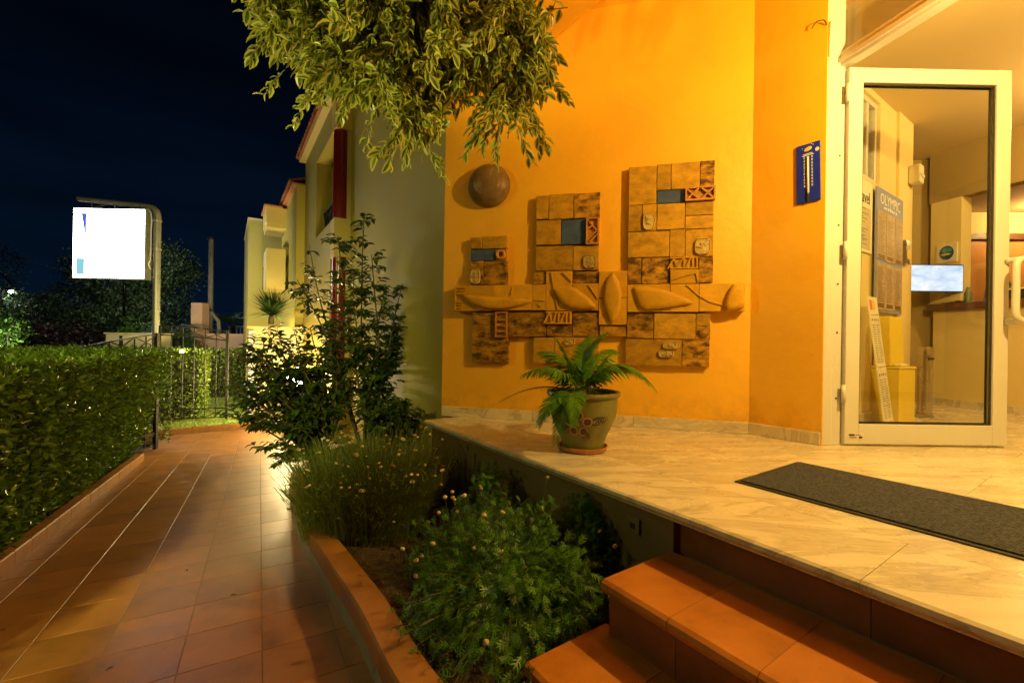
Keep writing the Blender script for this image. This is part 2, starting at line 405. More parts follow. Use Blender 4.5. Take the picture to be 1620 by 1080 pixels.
FACD = Vector((-.537, .843, 0)); FF = frame(W1, FACD)                 # facade: x = s, local -y = into the building
I0 = Vector((1.86, 2.82, 0)); FI = frame(I0, (.819, .574))            # lobby's left wall, local -y = into the lobby

# ------------------------------------------------------------------ ground, path, lawn, beds
def strip(fn, c0, c1, ss, dz):
    b = MB(); vs = []
    for s in ss: vs += [tuple(fn(c0, s, dz)), tuple(fn(c1, s, dz))]
    fs = [(2 * i, 2 * i + 1, 2 * i + 3, 2 * i + 2) for i in range(len(ss) - 1)]
    return b.add(vs, fs)
g = strip(P, -140, 140, [-60, -4, 0, 3, 6, 9.2, 160], -.12); props(g.build('ground', m_ground), kind='structure')
path = strip(P, -1.10, 1.6, [-4, 0, 2, 4, 6, 8.44], -.0012).build('path', m_grout); props(path, kind='structure')
tm = MB().slab(.2474, .2474, .02, .0012).mesh('tile', m_tile)
for i in range(-5, 2):
    for j in range(2, 34):
        c = .021 + .25 * (i + .5); s = .1 + .25 * (j + .5)
        x, y = (PN * c + PD * s)
        if s > 8.42 or c < -1.11: continue
        M = Matrix.Translation(P(c, s, -.0192)) @ Matrix.Rotation(-PA, 4, 'Z') @ Matrix.Rotation(-.0539, 4, 'X') @ Matrix.Rotation(random.uniform(-.002, .002), 4, 'Y') @ Matrix.Rotation(random.choice((0, 1, 2, 3)) * math.pi / 2, 4, 'Z')
        inst(tm, 'tile', path, M)
# left kerb
kb = strip(P, -1.165, -1.105, [-3, 0, 3, 6.3], .05)
kerb = kb.build('kerb', m_grout); props(kerb, kind='structure')
km = MB().slab(.075, .196, .10, .006).mesh('kerb_tile', m_tile)
s = -1.0
while s < 6.25:
    inst(km, 'kerb_tile', kerb, Matrix.Translation(P(-1.135, s, -.02)) @ Matrix.Rotation(-PA, 4, 'Z') @ Matrix.Rotation(-.0539, 4, 'X') @ Matrix.Rotation(random.uniform(-.012, .012), 4, 'Y')); s += .2
# far kerb under the lawn
far_kerb = MB()
a, b_ = P(-1.9, 8.36, 0), P(1.0, 8.62, 0)
far_kerb.prism([(a.x, a.y), (b_.x, b_.y), (b_.x + PD.x * .08, b_.y + PD.y * .08), (a.x + PD.x * .08, a.y + PD.y * .08)], pz(8.5) - .1, pz(8.5) + .06)
far_kerb = far_kerb.build('lawn_kerb', m_grout); props(far_kerb, kind='structure')
L = (b_ - a).length; dv = (b_ - a).normalized(); k = 0.12
while k < L:
    p = a + dv * k; M = frame((p.x + PD.x * .035, p.y + PD.y * .035, pz(8.5) - .03), dv)
    inst(MB().slab(.246, .10, .115, .006).mesh('kerb_tile', m_tile) if k < .2 else far_mesh, 'kerb_tile', far_kerb, M)
    if k < .2: far_mesh = far_kerb.children[-1].data
    k += .25
# lawn with grass blades
lz = pz(8.6) + .03
lawn = strip(lambda c, s, dz: Vector((*(PN * c + PD * s), lz)), -3.2, 3.2, [8.62, 9.5, 11, 13, 15.5], 0).build('lawn', m_lawn); props(lawn, kind='structure')
n = 26000; cc = RNG.uniform(-2.6, 1.2, n); ss = 8.64 + RNG.random(n) ** 1.5 * 5.5
pos = np.stack([PN.x * cc + PD.x * ss, PN.y * cc + PD.y * ss, np.full(n, lz)], 1)
m_grass = M_leaf('grass_blade', (.17, .22, .02), None, .6, .3)
gr = bpy.data.objects.new('grass', leaf_mesh('grass', m_grass, 'blade', pos, RNG.normal(0, .35, (n, 3)) + (0, 0, 1), RNG.normal(0, 1, (n, 3)), RNG.uniform(.03, .07, n))); COL.objects.link(gr)
props(gr, 'short green lawn grass lit yellow beyond the iron gate', 'grass', kind='stuff')
# hedge bed soil
hb = strip(P, -3.4, -1.172, [-3, 0, 3, 6.3], .03).build('soil', m_soil); props(hb, kind='structure')
# road behind the hedge
rd = strip(P, -16, -6.5, [-20, 0, 9.2, 60], -.06).build('road', m_road); props(rd, kind='structure')

# ------------------------------------------------------------------ terrace and steps
terr = MB().boxb(.03, .059, -1.5, 2.03, 8, ZF - .05, FE).boxb(2.034, .06, -1.5, 4.6, 8, ZF - .05, FE)
terrace = terr.build('terrace', m_grout); props(terrace, kind='structure')
MB().boxb(.02, .022, -1.55, 2.0335, .058, ZF - .046, FE).build('base_wall', M_basic('base_paint', (.16, .112, .03), .8, .15, 3, .15), terrace)
# edge slabs with a rounded nosing, then floor slabs
def edge_slab(x0, x1):
    pr = [(-.03 + .02, -.045), (-.03 + .02, -.032), (-.034, -.028), (-.042, -.018), (-.040, -.006), (-.030, 0), (.33, 0), (.33, -.04), (.05, -.045)]
    b = MB(); n = len(pr)
    b.add([(x0, y, ZF + z) for y, z in pr] + [(x1, y, ZF + z) for y, z in pr], [tuple(range(n)), tuple(range(2 * n - 1, n - 1, -1))] + [(i, n + i, n + (i + 1) % n, (i + 1) % n) for i in range(n)], FE)
    return b.build('edge_slab', m_marble, terrace, autosmooth=25)
for x0, x1 in ((.02, 1.40), (1.4015, 2.599), (2.6005, 3.75), (3.7515, 4.6)): edge_slab(x0, x1)
cache = {}
for j in range(9):
    for i in range(-1, 8):
        w = .62; d = .62; x0 = -.2 + i * w + (.31 if j % 2 else 0); y0 = .331 + j * d
        if j < 1 and x0 < -.3: continue
        o = inst(cache.setdefault('fs', MB().slab(w - .0012, d - .0012, .04, .0008).mesh('floor_slab', m_marble)), 'floor_slab', terrace, FE @ T(x0 + w / 2, y0 + d / 2, ZF - .04))
# small wall outlet under the edge
o = thing('wall_outlet', 'small square outlet plate on the shaded wall under the marble edge', 'outlet', FE @ Vector((1.86, .02, ZF - .13)))
MB().boxb(1.83, .012, ZF - .16, 1.89, .0215, ZF - .10, FE).build('plate', bpy.data.materials['base_paint'], o, bevel=.003)
MB().boxb(1.848, .009, ZF - .142, 1.868, .0115, ZF - .122, FE).build('hole', m_black, o)

steps = thing('entrance_steps', 'terracotta tiled entrance steps below the marble terrace edge', 'steps', FE @ Vector((2.03, -.6, -1.1)))
def tread(x0, x1, y0, y1, z, name='tread_tile'):
    pr = [(y0 + .018, -.042), (y0 + .002, -.036), (y0 - .004, -.022), (y0, -.008), (y0 + .012, 0), (y1, 0), (y1, -.042)]
    n = len(pr)
    return MB().add([(x0, y, z + q) for y, q in pr] + [(x1, y, z + q) for y, q in pr], [tuple(range(n)), tuple(range(2 * n - 1, n - 1, -1))] + [(i, n + i, n + (i + 1) % n, (i + 1) % n) for i in range(n)], FE).build(name, m_step, steps, autosmooth=25)
xs1 = [2.02 + .24 * k for k in range(9)]
for k in range(8):
    tread(xs1[k] + .001, xs1[k + 1] - .001, -.325, .03, ZF - .17)
    tread(xs1[k] - .03 + .001, xs1[k + 1] - .03 - .001, -.60, -.27, ZF - .34)
for k in range(1, 8):
    MB().boxb(xs1[k] - .0025, -.312, ZF - .18, xs1[k] + .0025, .03, ZF - .1712, FE).build('grout_line', m_grout, steps)
    MB().boxb(xs1[k] - .0325, -.586, ZF - .35, xs1[k] - .0275, -.29, ZF - .3412, FE).build('grout_line', m_grout, steps)
x = 2.034
for k, x1 in enumerate((2.599, 3.2, 3.9)):
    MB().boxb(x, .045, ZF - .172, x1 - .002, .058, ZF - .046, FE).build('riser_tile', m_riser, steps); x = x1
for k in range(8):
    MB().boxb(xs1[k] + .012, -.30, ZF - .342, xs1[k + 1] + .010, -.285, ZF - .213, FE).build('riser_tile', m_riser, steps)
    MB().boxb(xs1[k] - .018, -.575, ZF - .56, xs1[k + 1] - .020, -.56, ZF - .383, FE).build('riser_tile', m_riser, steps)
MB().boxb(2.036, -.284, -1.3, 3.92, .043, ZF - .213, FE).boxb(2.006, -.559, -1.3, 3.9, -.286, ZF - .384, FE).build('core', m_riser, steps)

# planter wall, curved
PLW = [(.25, .80), (-.05, .93), (-.293, 1.211), (-.53, 1.592), (-.831, 2.025), (-1.13, 2.46), (-1.40, 2.89), (-1.64, 3.35), (-1.88, 3.95), (-1.95, 4.5), (-1.78, 4.95), (-1.38, 5.02)]
def catmull(pts, k=6):
    o = []
    for i in range(len(pts) - 1):
        p0, p1, p2, p3 = [np.array(pts[max(min(j, len(pts) - 1), 0)], float) for j in (i - 1, i, i + 1, i + 2)]
        for t in np.linspace(0, 1, k, endpoint=False):
            o.append(.5 * (2 * p1 + (p2 - p0) * t + (2 * p0 - 5 * p1 + 4 * p2 - p3) * t * t + (3 * p1 - p0 - 3 * p2 + p3) * t ** 3))
    o.append(np.array(pts[-1], float)); return o
pl = catmull(PLW, 5)
nrm = []
for i in range(len(pl)):
    d = pl[min(i + 1, len(pl) - 1)] - pl[max(i - 1, 0)]; d /= np.linalg.norm(d); nrm.append(np.array((d[1], -d[0])))   # towards the bed
planter = thing('planter_wall', 'low curved planter wall with smooth terracotta coping along the path', 'wall', (-.9, 2.1, -1.15))
def sweep(prof, i0, i1):
    b = MB(); n = len(prof); vs = []
    for i in range(i0, i1 + 1):
        x, y = pl[i]; z = pzxy(x, y)
        for o_, h in prof: vs.append((x + nrm[i][0] * o_, y + nrm[i][1] * o_, z + h))
    m = i1 - i0 + 1; fs = [(k * n + j, k * n + (j + 1) % n, (k + 1) * n + (j + 1) % n, (k + 1) * n + j) for k in range(m - 1) for j in range(n)]
    fs += [tuple(range(n - 1, -1, -1)), tuple((m - 1) * n + j for j in range(n))]
    return b.add(vs, fs)
N_ = len(pl) - 1
sweep([(.03, -.15), (.03, .10), (.095, .10), (.095, -.15)], 0, N_).build('wall_body', m_conc, planter, autosmooth=40)
sweep([(.018, -.08), (.012, .055), (.030, .10), (.035, -.08)], 0, N_).build('render_band', m_conc, planter, autosmooth=40)
for i in range(0, N_, 4):
    j = min(i + 4, N_)
    sweep([(.004, .085), (0, .095), (0, .160), (.006, .17), (.099, .17), (.105, .162), (.105, .10), (.02, .085)], i, j).build('coping_tile', m_coping, planter, autosmooth=30)
bed = [(x + nx * .085, y + ny * .085) for (x, y), (nx, ny) in zip(pl, nrm)]
e1 = FE @ Vector((2.0, .02, 0)); e2 = FE @ Vector((.02, .03, 0)); e3 = FF @ Vector((1.6, 0, 0)); e4 = FE @ Vector((2.0, -.57, 0))
poly = bed + [(e3.x, e3.y), (e2.x, e2.y), (e1.x, e1.y), (e4.x, e4.y)]
b = MB(); cx, cy = -.5, 2.4
def sz(x, y): return pzxy(x, y) + .10 + .03 * math.sin(x * 9) * math.cos(y * 7)
rings = [(1, 0), (.8, .012), (.6, .02), (.35, .015)]
vs = []
for r, dz in rings:
    for x, y in poly: X, Y = cx + (x - cx) * r, cy + (y - cy) * r; vs.append((X, Y, sz(X, Y) + dz + random.uniform(-.012, .012)))
n = len(poly); fs = [(i * n + k, i * n + (k + 1) % n, (i + 1) * n + (k + 1) % n, (i + 1) * n + k) for i in range(3) for k in range(n)]
vs.append((cx, cy, sz(cx, cy))); fs += [(3 * n + k, 3 * n + (k + 1) % n, 4 * n) for k in range(n)]
props(b.add(vs, fs).build('soil', m_soil, smooth=True), kind='structure')
n = 420; cl = []
for _ in range(n):
    t = random.random(); p = pl[int(t * (N_ - 12)) + 4]; q = nrm[int(t * (N_ - 12)) + 4]; w = random.uniform(.11, .5)
    cl.append((p[0] + q[0] * w, p[1] + q[1] * w))
b = MB()
for x, y in cl:
    r = random.uniform(.006, .018); z = sz(x, y) + r * .5
    b.add([(x + r, y, z), (x, y + r, z), (x - r, y, z), (x, y - r, z), (x + r * .2, y, z + r * .9), (x, y, z - r)], [(0, 1, 4), (1, 2, 4), (2, 3, 4), (3, 0, 4), (1, 0, 5), (2, 1, 5), (3, 2, 5), (0, 3, 5)])
props(b.build('soil_crumbs', m_soil, smooth=True), 'loose clods of dark earth along the planter coping', 'soil', kind='stuff')

# ------------------------------------------------------------------ hotel building
H = thing('hotel_building', 'hotel with orange porch wall, olive side wall and red balcony column', 'building', (1.5, 3.4, -1.2))
ZC = 2.33
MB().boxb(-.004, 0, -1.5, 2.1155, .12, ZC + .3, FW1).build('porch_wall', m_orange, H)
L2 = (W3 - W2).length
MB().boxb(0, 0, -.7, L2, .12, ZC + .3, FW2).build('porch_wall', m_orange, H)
# skirting of marble
for fr, x0, x1 in ((FW1, .001, .70), (FW1, .702, 1.40), (FW1, 1.402, 2.108), (FW2, -.004, L2 - .004)):
    MB().boxb(x0, -.016, ZF, x1, -.001, ZF + .075, fr).build('skirting', m_marble, H, bevel=.003)
# olive side wall along the path, pier and red column
MB().boxb(.0, -.22, -1.7, 3.1, -.002, 3.2, FF).build('side_wall', m_olive, H)
PIER = MB()
PIER.boxb(3.1, -.22, 1.09, 3.36, .205, 1.60, FF).boxb(3.1, -.22, 2.79, 3.36, .205, 3.2, FF).boxb(3.1, -.22, -1.7, 3.36, .205, -.36, FF).boxb(3.13, -.22, -.36, 3.30, .04, 1.09, FF).boxb(3.13, -.22, 1.60, 3.30, .04, 2.79, FF)
PIER.build('pier', m_yellow, H)
for z0, z1 in ((1.60, 2.79), (-.36, 1.09)):
    cpt = FF @ Vector((3.23, .11, 0))
    MB().tube([(cpt.x, cpt.y, z0), (cpt.x, cpt.y, z1)], .092, 28).build('column', m_red, H, autosmooth=40)
# facade beyond the column: wall with a balcony opening
MB().boxb(3.36, -.02, 2.80, 5.8, .20, 3.2, FF).boxb(4.60, -.02, -1.7, 5.8, .20, 2.797, FF).boxb(3.36, -.02, -1.7, 4.597, .20, 1.60, FF).build('facade_wall', m_olive, H)
MB().boxb(3.36, -1.4, .9, 4.597, -.025, 1.0, FF).build('balcony_floor', m_yellow, H)
MB().boxb(3.0, -1.5, 1.0, 5.8, -1.4, 3.2, FF).boxb(4.6, -1.4, 1.0, 4.7, -.025, 3.2, FF).boxb(3.0, -1.39, 2.83, 4.59, -.025, 2.95, FF).build('balcony_wall', m_yellow, H)
MB().boxb(4.05, -1.395, 1.0, 4.35, -1.33, 2.5, FF).build('balcony_door', m_white, H, bevel=.01)
rail = MB().boxb(3.37, .06, 1.98, 4.59, .09, 2.01, FF).boxb(3.37, .06, 1.63, 4.59, .09, 1.65, FF)
rail.build('balcony_railing', m_iron, H); rl = H.children[-1]
for k in range(6):
    x0 = 3.38 + k * .2; b = MB()
    for xa, xb in ((x0, x0 + .2), (x0 + .2, x0)): b.bar(FF @ Vector((xa, .075, 1.65)), FF @ Vector((xb, .075, 1.98)), .014)
    b.bar(FF @ Vector((x0, .075, 1.65)), FF @ Vector((x0, .075, 1.98)), .016)
    b.build('lattice_bar', m_iron, rl)
ev = MB().boxb(0, -.5, 3.2, 5.85, .30, 3.24, FF).build('eave', m_cream, H)
half = MB(); nseg = 6; vs = []
for y, z in ((.36, 0), (-.5, .30)):
    for k in range(nseg + 1): a = math.pi * k / nseg; vs.append((.075 * math.cos(a), y, z + .06 * math.sin(a)))
half.add(vs, [(k, k + 1, nseg + 2 + k, nseg + 1 + k) for k in range(nseg)]); rtm = half.mesh('roof_tile', m_rooft, smooth=True)
for k in range(37): inst(rtm, 'roof_tile', ev, FF @ T(.08 + k * .158, 0, 3.25))
MB().boxb(0, -.5, 3.242, 5.85, .33, 3.262, FF).build('roof_deck', m_rooft, H)
# porch ceiling and front beam
cp = [FE @ Vector((.3, .53, 0)), FE @ Vector((5.2, .53, 0)), Vector((3.4, .6, 0)), Vector((2.05, 2.5, 0)), W3 + Vector((.1, .1, 0)), W2 + Vector((.05, .1, 0)), W1 + Vector((.1, .12, 0))]
MB().prism([(p.x, p.y) for p in cp], ZC, ZC + .2).build('porch_ceiling', m_orange, H)
b = MB(); pr = [(.06, 1.78), (.06, 2.6), (.533, 2.6), (.533, 2.0)]
b.add([(-.15, y, z) for y, z in pr] + [(5.2, y, z) for y, z in pr], [(3, 2, 1, 0), (4, 5, 6, 7)] + [(i, (i + 1) % 4, 4 + (i + 1) % 4, 4 + i) for i in range(4)], FE); b.build('porch_beam', m_orange, H)
MB().boxb(4.75, .10, -.6, 5.05, .5, 2.0, FE).build('porch_pillar', m_orange, H)

# doorway: jambs, head bar, transom pane, open door leaf
MB().boxb(0, -.05, ZF, .055, .05, ZC, frame((1.79, 2.635, 0), (1, 0))).build('door_jamb', m_white, H, bevel=.004)
MB().boxb(.058, -.035, ZF, .115, .05, ZC, frame((1.79, 2.635, 0), (1, 0))).build('door_jamb', m_white, H, bevel=.004)
MB().boxb(.0, -.03, 1.615, 1.95, .03, 1.70, FD).build('door_head', m_white, H, bevel=.004)
MB().boxb(.0, -.045, 1.635, 1.95, -.0305, 1.66, FD).build('head_bead', m_white, H)
MB().boxb(1.95, -.05, ZF, 2.03, .05, ZC, FD).build('door_jamb', m_white, H, bevel=.004)
MB().boxb(.01, -.004, 1.70, 1.95, .004, ZC, FD).build('transom_pane', m_glass, H)
MB().boxb(.0, -.02, ZC - .05, 1.95, .02, ZC, FD).build('transom_frame', m_white, H)
MB().boxb(2.03, -.06, -.7, 3.4, .06, ZC, FD).build('porch_wall', m_orange, H)
hx, hy = 1.912, 2.575
FL = frame((hx, hy, 0), (.94, .008)); DW = .94; z0, z1 = ZF + .012, 1.60
door = MB()
door.boxb(0, 0, z0, .082, .05, z1, FL).boxb(DW - .082, 0, z0, DW, .05, z1, FL).boxb(.0825, .001, z1 - .085, DW - .0825, .049, z1 - .0005, FL).boxb(.0825, .001, z0 + .0005, DW - .0825, .049, z0 + .115, FL)
door = door.build('door', m_white, H, bevel=.004)
MB().boxb(.084, .024, z0 + .116, DW - .084, .030, z1 - .086, FL).build('door_pane', m_glass, door)
gk = MB()
for y in (.012, .036):
    gk.boxb(.083, y, z0 + .1155, .092, y + .006, z1 - .0855, FL).boxb(DW - .092, y, z0 + .1155, DW - .083, y + .006, z1 - .0855, FL).boxb(.0921, y, z1 - .095, DW - .0921, y + .006, z1 - .0856, FL).boxb(.0921, y, z0 + .1156, DW - .0921, y + .006, z0 + .125, FL)
gk.build('glazing_gasket', m_black, door)
hpts = [(DW - .02, -.004, .505), (DW + .0, -.075, .502), (DW - .025, -.09, .50), (DW - .055, -.093, .488), (DW - .068, -.094, .45), (DW - .068, -.094, .33), (DW - .068, -.094, .21), (DW - .055, -.093, .172), (DW - .025, -.09, .16), (DW + .0, -.075, .158), (DW - .02, -.004, .155)]
cs = catmull(hpts, 5); MB().tube([FL @ Vector(p) for p in cs], .017, 12).build('handle', m_white, door, smooth=True)
MB().boxb(DW, .018, .13, DW + .018, .034, .17, FL).build('latch', m_steel, door)
MB().boxb(.020, -.0015, z0 + .030, .105, -.0002, z0 + .062, FL).build('sticker', m_paper, door)
for k, (xa, xb, za, zb) in enumerate(((.024, .058, .047, .058), (.062, .092, .050, .057), (.028, .07, .036, .041), (.082, .102, .034, .046))):
    MB().boxb(xa, -.0022, z0 + za, xb, -.0016, z0 + zb, FL).build('sticker_print', m_ink if k != 1 else m_postblue, door)
for z in (ZF + .25, .5, 1.40):
    MB().tube([FL @ Vector((-.012, -.004, z)), FL @ Vector((-.012, -.004, z + .1))], .011, 10).build('hinge', m_white, door, smooth=True)
b = MB()
for z in (-.3, .08, .36, .7, 1.1): b.tube([(1.878, 2.5995, z), (1.878, 2.596, z)], .005, 8)
b.build('frame_screw', m_ink, H)
# hinge on outer jamb top
MB().tube([(1.80, 2.581, 1.66), (1.80, 2.581, 1.86)], .007, 10).build('hinge_pin', m_white, H, smooth=True)

# lobby shell
ZL = 1.95
def wall(M, x0, x1, y0, y1, z0, z1, mat, name='lobby_wall', **k): return MB().boxb(x0, y0, z0, x1, y1, z1, M).build(name, mat, H, **k)
wall(FI, -.14, .45, 0, .1, ZF, ZL, m_lobby); wall(FI, .45, 1.22, 0, .1, ZF, 1.26, m_lobby); wall(FI, .45, 1.22, 0, .1, 1.90, ZL, m_lobby)
wall(FI, 1.22, 1.98, 0, .1, ZF, ZL, m_lobby); wall(FI, 1.61, 1.975, -.02, -.001, ZF, ZL, m_lobby, 'pilaster')
wall(FI, -.14, 1.61, -.015, -.001, ZF, ZF + .08, m_marble, 'skirting')
# window in the lobby wall
wf = MB().boxb(.45, .02, 1.26, 1.22, .07, 1.30, FI).boxb(.45, .02, 1.86, 1.22, .07, 1.90, FI)
for x in (.45, .80, 1.0, 1.18): wf.boxb(x, .021, 1.301, x + .04, .069, 1.859, FI)
wf = wf.build('window_frame', m_white, H, bevel=.003)
MB().boxb(.46, .042, 1.28, 1.2, .048, 1.88, FI).build('pane', m_glass, wf)
MB().boxb(.45, .20, 1.2, 1.25, .25, 1.95, FI).build('blind', m_core, H)
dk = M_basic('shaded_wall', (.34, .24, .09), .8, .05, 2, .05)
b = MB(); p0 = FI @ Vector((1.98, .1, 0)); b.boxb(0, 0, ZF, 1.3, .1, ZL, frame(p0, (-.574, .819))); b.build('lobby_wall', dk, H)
R0 = Vector((4.25, 4.54, 0)); FR = frame(R0, (.242, -.970))        # reception line, local +y away from us
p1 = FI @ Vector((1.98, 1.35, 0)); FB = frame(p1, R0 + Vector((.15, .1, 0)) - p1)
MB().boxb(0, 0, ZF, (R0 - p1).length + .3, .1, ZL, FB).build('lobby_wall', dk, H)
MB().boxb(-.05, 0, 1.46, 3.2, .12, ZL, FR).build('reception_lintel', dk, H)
MB().boxb(-.03, -.004, .45, .225, .13, 1.459, FR).build('reception_pier', m_lobby, H)
MB().boxb(2.6, 0, ZF, 3.2, .12, 1.459, FR).build('reception_wall', m_lobby, H)
MB().boxb(-.0, .0, ZF, 2.6, .10, .37, FR).build('counter_front', m_lobby, H)
MB().boxb(-.03, -.06, .37, 2.6, .45, .435, FR).build('counter_top', m_wood, H, bevel=.006)
MB().boxb(0, -.012, ZF, 2.6, -.001, ZF + .07, FR).build('skirting', m_marble, H)
# back office
FO = frame((4.6, 5.75, 0), (1, -.05))
MB().boxb(0, 0, ZF, 4.5, .1, 1.80, FO).build('office_wall', m_lobby, H)
for k in range(9): MB().boxb(.35 + k * .4, -.03, .3, .746 + k * .4, -.001, 1.36, FO).build('wood_panel', m_panel, H, bevel=.003)
MB().boxb(.33, -.07, 1.362, 4.2, -.001, 1.44, FO).build('cornice', m_wood, H, bevel=.004)
MB().prism([(4.3, 5.9), (4.33, 4.6), (5.2, 1.4), (9, 1.4), (9, 5.9)], 1.72, 1.80).build('office_ceiling', m_ceil, H)
MB().prism([(1.80, 2.70), (2.02, 2.5), (2.45, .6), (2.7, -.6), (5.5, -.6), (5.3, 1.0), (4.27, 4.62), (4.25, 5.8), (1.5, 5.8), (1.7, 2.9)], ZL, ZL + .1).build('lobby_ceiling', m_ceil, H)
wall(frame((5.0, -.5, 0), (-1, 0)), -.6, 2.4, 0, .1, ZF, ZL, m_lobby); wall(frame((9, 5.9, 0), (0, -1)), 0, 4.5, 0, .1, ZF, ZL, m_lobby); wall(frame((9, 1.4, 0), (-1, 0)), 0, 4, 0, .1, ZF, ZL, m_lobby)
# downlight in the office ceiling
MB().lathe([(.05, 0), (.05, -.012), (.035, -.014)], 20, T(6.0, 5.1, 1.72)).build('downlight_ring', m_white, H)

# ------------------------------------------------------------------ lamps of the place and an added fill
def lamp(name, label, cat, p, col, power, r=.05, housing=None, bulb=True, spot=None, group=None, visible=True):
    t = thing(name, label, cat, p, group=group)
    if not power: return t
    l = bpy.data.lights.new(name + '_light', 'SPOT' if spot else 'POINT'); l.energy = power; l.color = col; l.shadow_soft_size = r
    lo = bpy.data.objects.new('light', l); COL.objects.link(lo); lo.parent = t
    if spot:
        d = Vector(spot[0]) - Vector(p); lo.rotation_euler = d.to_track_quat('-Z', 'Y').to_euler(); l.spot_size = R(spot[1]); l.spot_blend = .6
    return t
PL = (2.07, 1.30, 1.47)
t = lamp('porch_lamp', 'round ceiling lamp above the entrance doorway', 'lamp', PL, WARM, 238, .035)
MB().tube([(PL[0], PL[1], PL[2] + .13), (PL[0], PL[1], ZC)], .012, 8).build('rod', m_white, t, smooth=True)
MB().lathe([(.001, .13), (.11, .13), (.115, .11), (.10, .095), (.001, .095)], 28, T(*PL)).build('canopy', m_white, t, autosmooth=40)
LL = (4.2, 2.78, 1.77)
t = lamp('lobby_lamp', 'round ceiling lamp inside the lobby out of view', 'lamp', LL, (1, .68, .22), 80, .10)
MB().lathe([(.001, .17), (.14, .17), (.15, .13), (.13, .12), (.001, .12)], 28, T(*LL)).build('canopy', m_white, t, autosmooth=40)
OL = (6.3, 5.2, 1.60)
t = lamp('office_lamp', 'small spotlight washing the wood panelling behind the reception', 'lamp', OL, (1, .60, .2), 40, .04)
MB().lathe([(.001, .12), (.05, .12), (.055, .06), (.045, .055), (.001, .055)], 20, T(*OL)).build('canopy', m_white, t, autosmooth=40)

# bollard lamps in the garden bed before the facade
BULB = M_emit('lit_bulb', (1, .76, .36), 360); BULBL = M_emit('lit_bulb_lawn', (1, .82, .36), 1800)
for k, (x, y, h) in enumerate(((5.15, .55, .85), (4.35, .42, .95), (3.62, .55, .80))):
    p = FF @ Vector((x, y, 0)); z = pzxy(p.x, p.y) + h
    t = lamp('bollard_lamp', ('low garden lamp nearest the veranda wall, glowing behind the leafy shrub', 'middle garden lamp glowing against the facade behind the shrub', 'garden lamp glowing by the foot of the red column')[k],
             'garden lamp', (p.x, p.y, z), (1, .72, .24), 0, .05, group='garden lamps behind the shrub')
    MB().lathe([(.055, -h), (.055, -h + .03), (.022, -h + .04), (.022, -.12), (.06, -.11), (.06, -.095)], 16, T(p.x, p.y, z), True).build('post', m_iron, t, autosmooth=40)
    MB().lathe([(.001, -.07), (.045, -.055), (.07, -.01), (.06, .04), (.03, .065), (.001, .07)], 16, T(p.x, p.y, z)).build('bulb', BULB, t, smooth=True).visible_shadow = True
p = P(.15, 9.15); t = lamp('bollard_lamp', 'garden lamp on the lawn beyond the veranda wall lighting the far hedges', 'garden lamp', (p.x, p.y, -.75), (1, .78, .30), 0, .05, group='garden lamps behind the shrub')
MB().lathe([(.055, -.75), (.055, -.72), (.022, -.70), (.022, -.12), (.06, -.11), (.06, -.095)], 16, T(p.x, p.y, -.75), True).build('post', m_iron, t, autosmooth=40)
MB().lathe([(.001, -.07), (.045, -.055), (.07, -.01), (.06, .04), (.03, .065), (.001, .07)], 16, T(p.x, p.y, -.75)).build('bulb', BULBL, t, smooth=True)
LB = Vector((-1.15, -2.1, 1.75))
t = lamp('fill_lamp', 'added fill lamp on a post behind the camera, aimed at the hedge', 'lamp post', LB, (1, .94, .30), 900, .10, spot=((-3.5, 3.5, -.42), 56))  # unseen fill lamp, added to brighten the hedge and plants
MB().tube([(LB.x, LB.y, -1.1), (LB.x, LB.y, LB.z - .16)], .035, 12).build('post', m_iron, t, smooth=True)
MB().lathe([(.001, .22), (.14, .18), (.15, .15), (.001, .15)], 20, T(*LB)).build('shade', m_iron, t, autosmooth=40)
UP = Vector((-1.68, .55, -.92))
t = lamp('tree_uplight', 'garden spotlight in the hedge bed pointing up into the overhanging tree', 'spotlight', UP, (1, .95, .30), 270, .05, spot=((-.66, 1.85, 1.28), 38))
MB().tube([(UP.x - .01, UP.y, -1.2), (UP.x - .01, UP.y, UP.z - .06)], .012, 8).build('spike', m_iron, t, smooth=True)
MB().lathe([(.05, -.09), (.055, -.07), (.055, -.01), (.048, -.01), (.045, -.06), (.001, -.07)], 16, T(*UP) @ (Vector((-.62, 1.85, 1.22)) - UP).to_track_quat('Z', 'Y').to_matrix().to_4x4()).build('housing', m_iron, t, autosmooth=40)
# lamp post on the far side of the hedge, left of the view
LP = Vector((-4.3, 1.2, 1.65))
t = lamp('garden_lamp_post', 'garden lamp post standing across the clipped hedge left of the view', 'lamp post', LP, (1, .88, .24), 115, .08)
MB().tube([(LP.x, LP.y, -1.1), (LP.x, LP.y, LP.z - .16)], .035, 12).build('post', m_iron, t, smooth=True)
MB().lathe([(.001, .22), (.16, .18), (.17, .15), (.001, .15)], 20, T(*LP)).build('shade', m_iron, t, autosmooth=40)

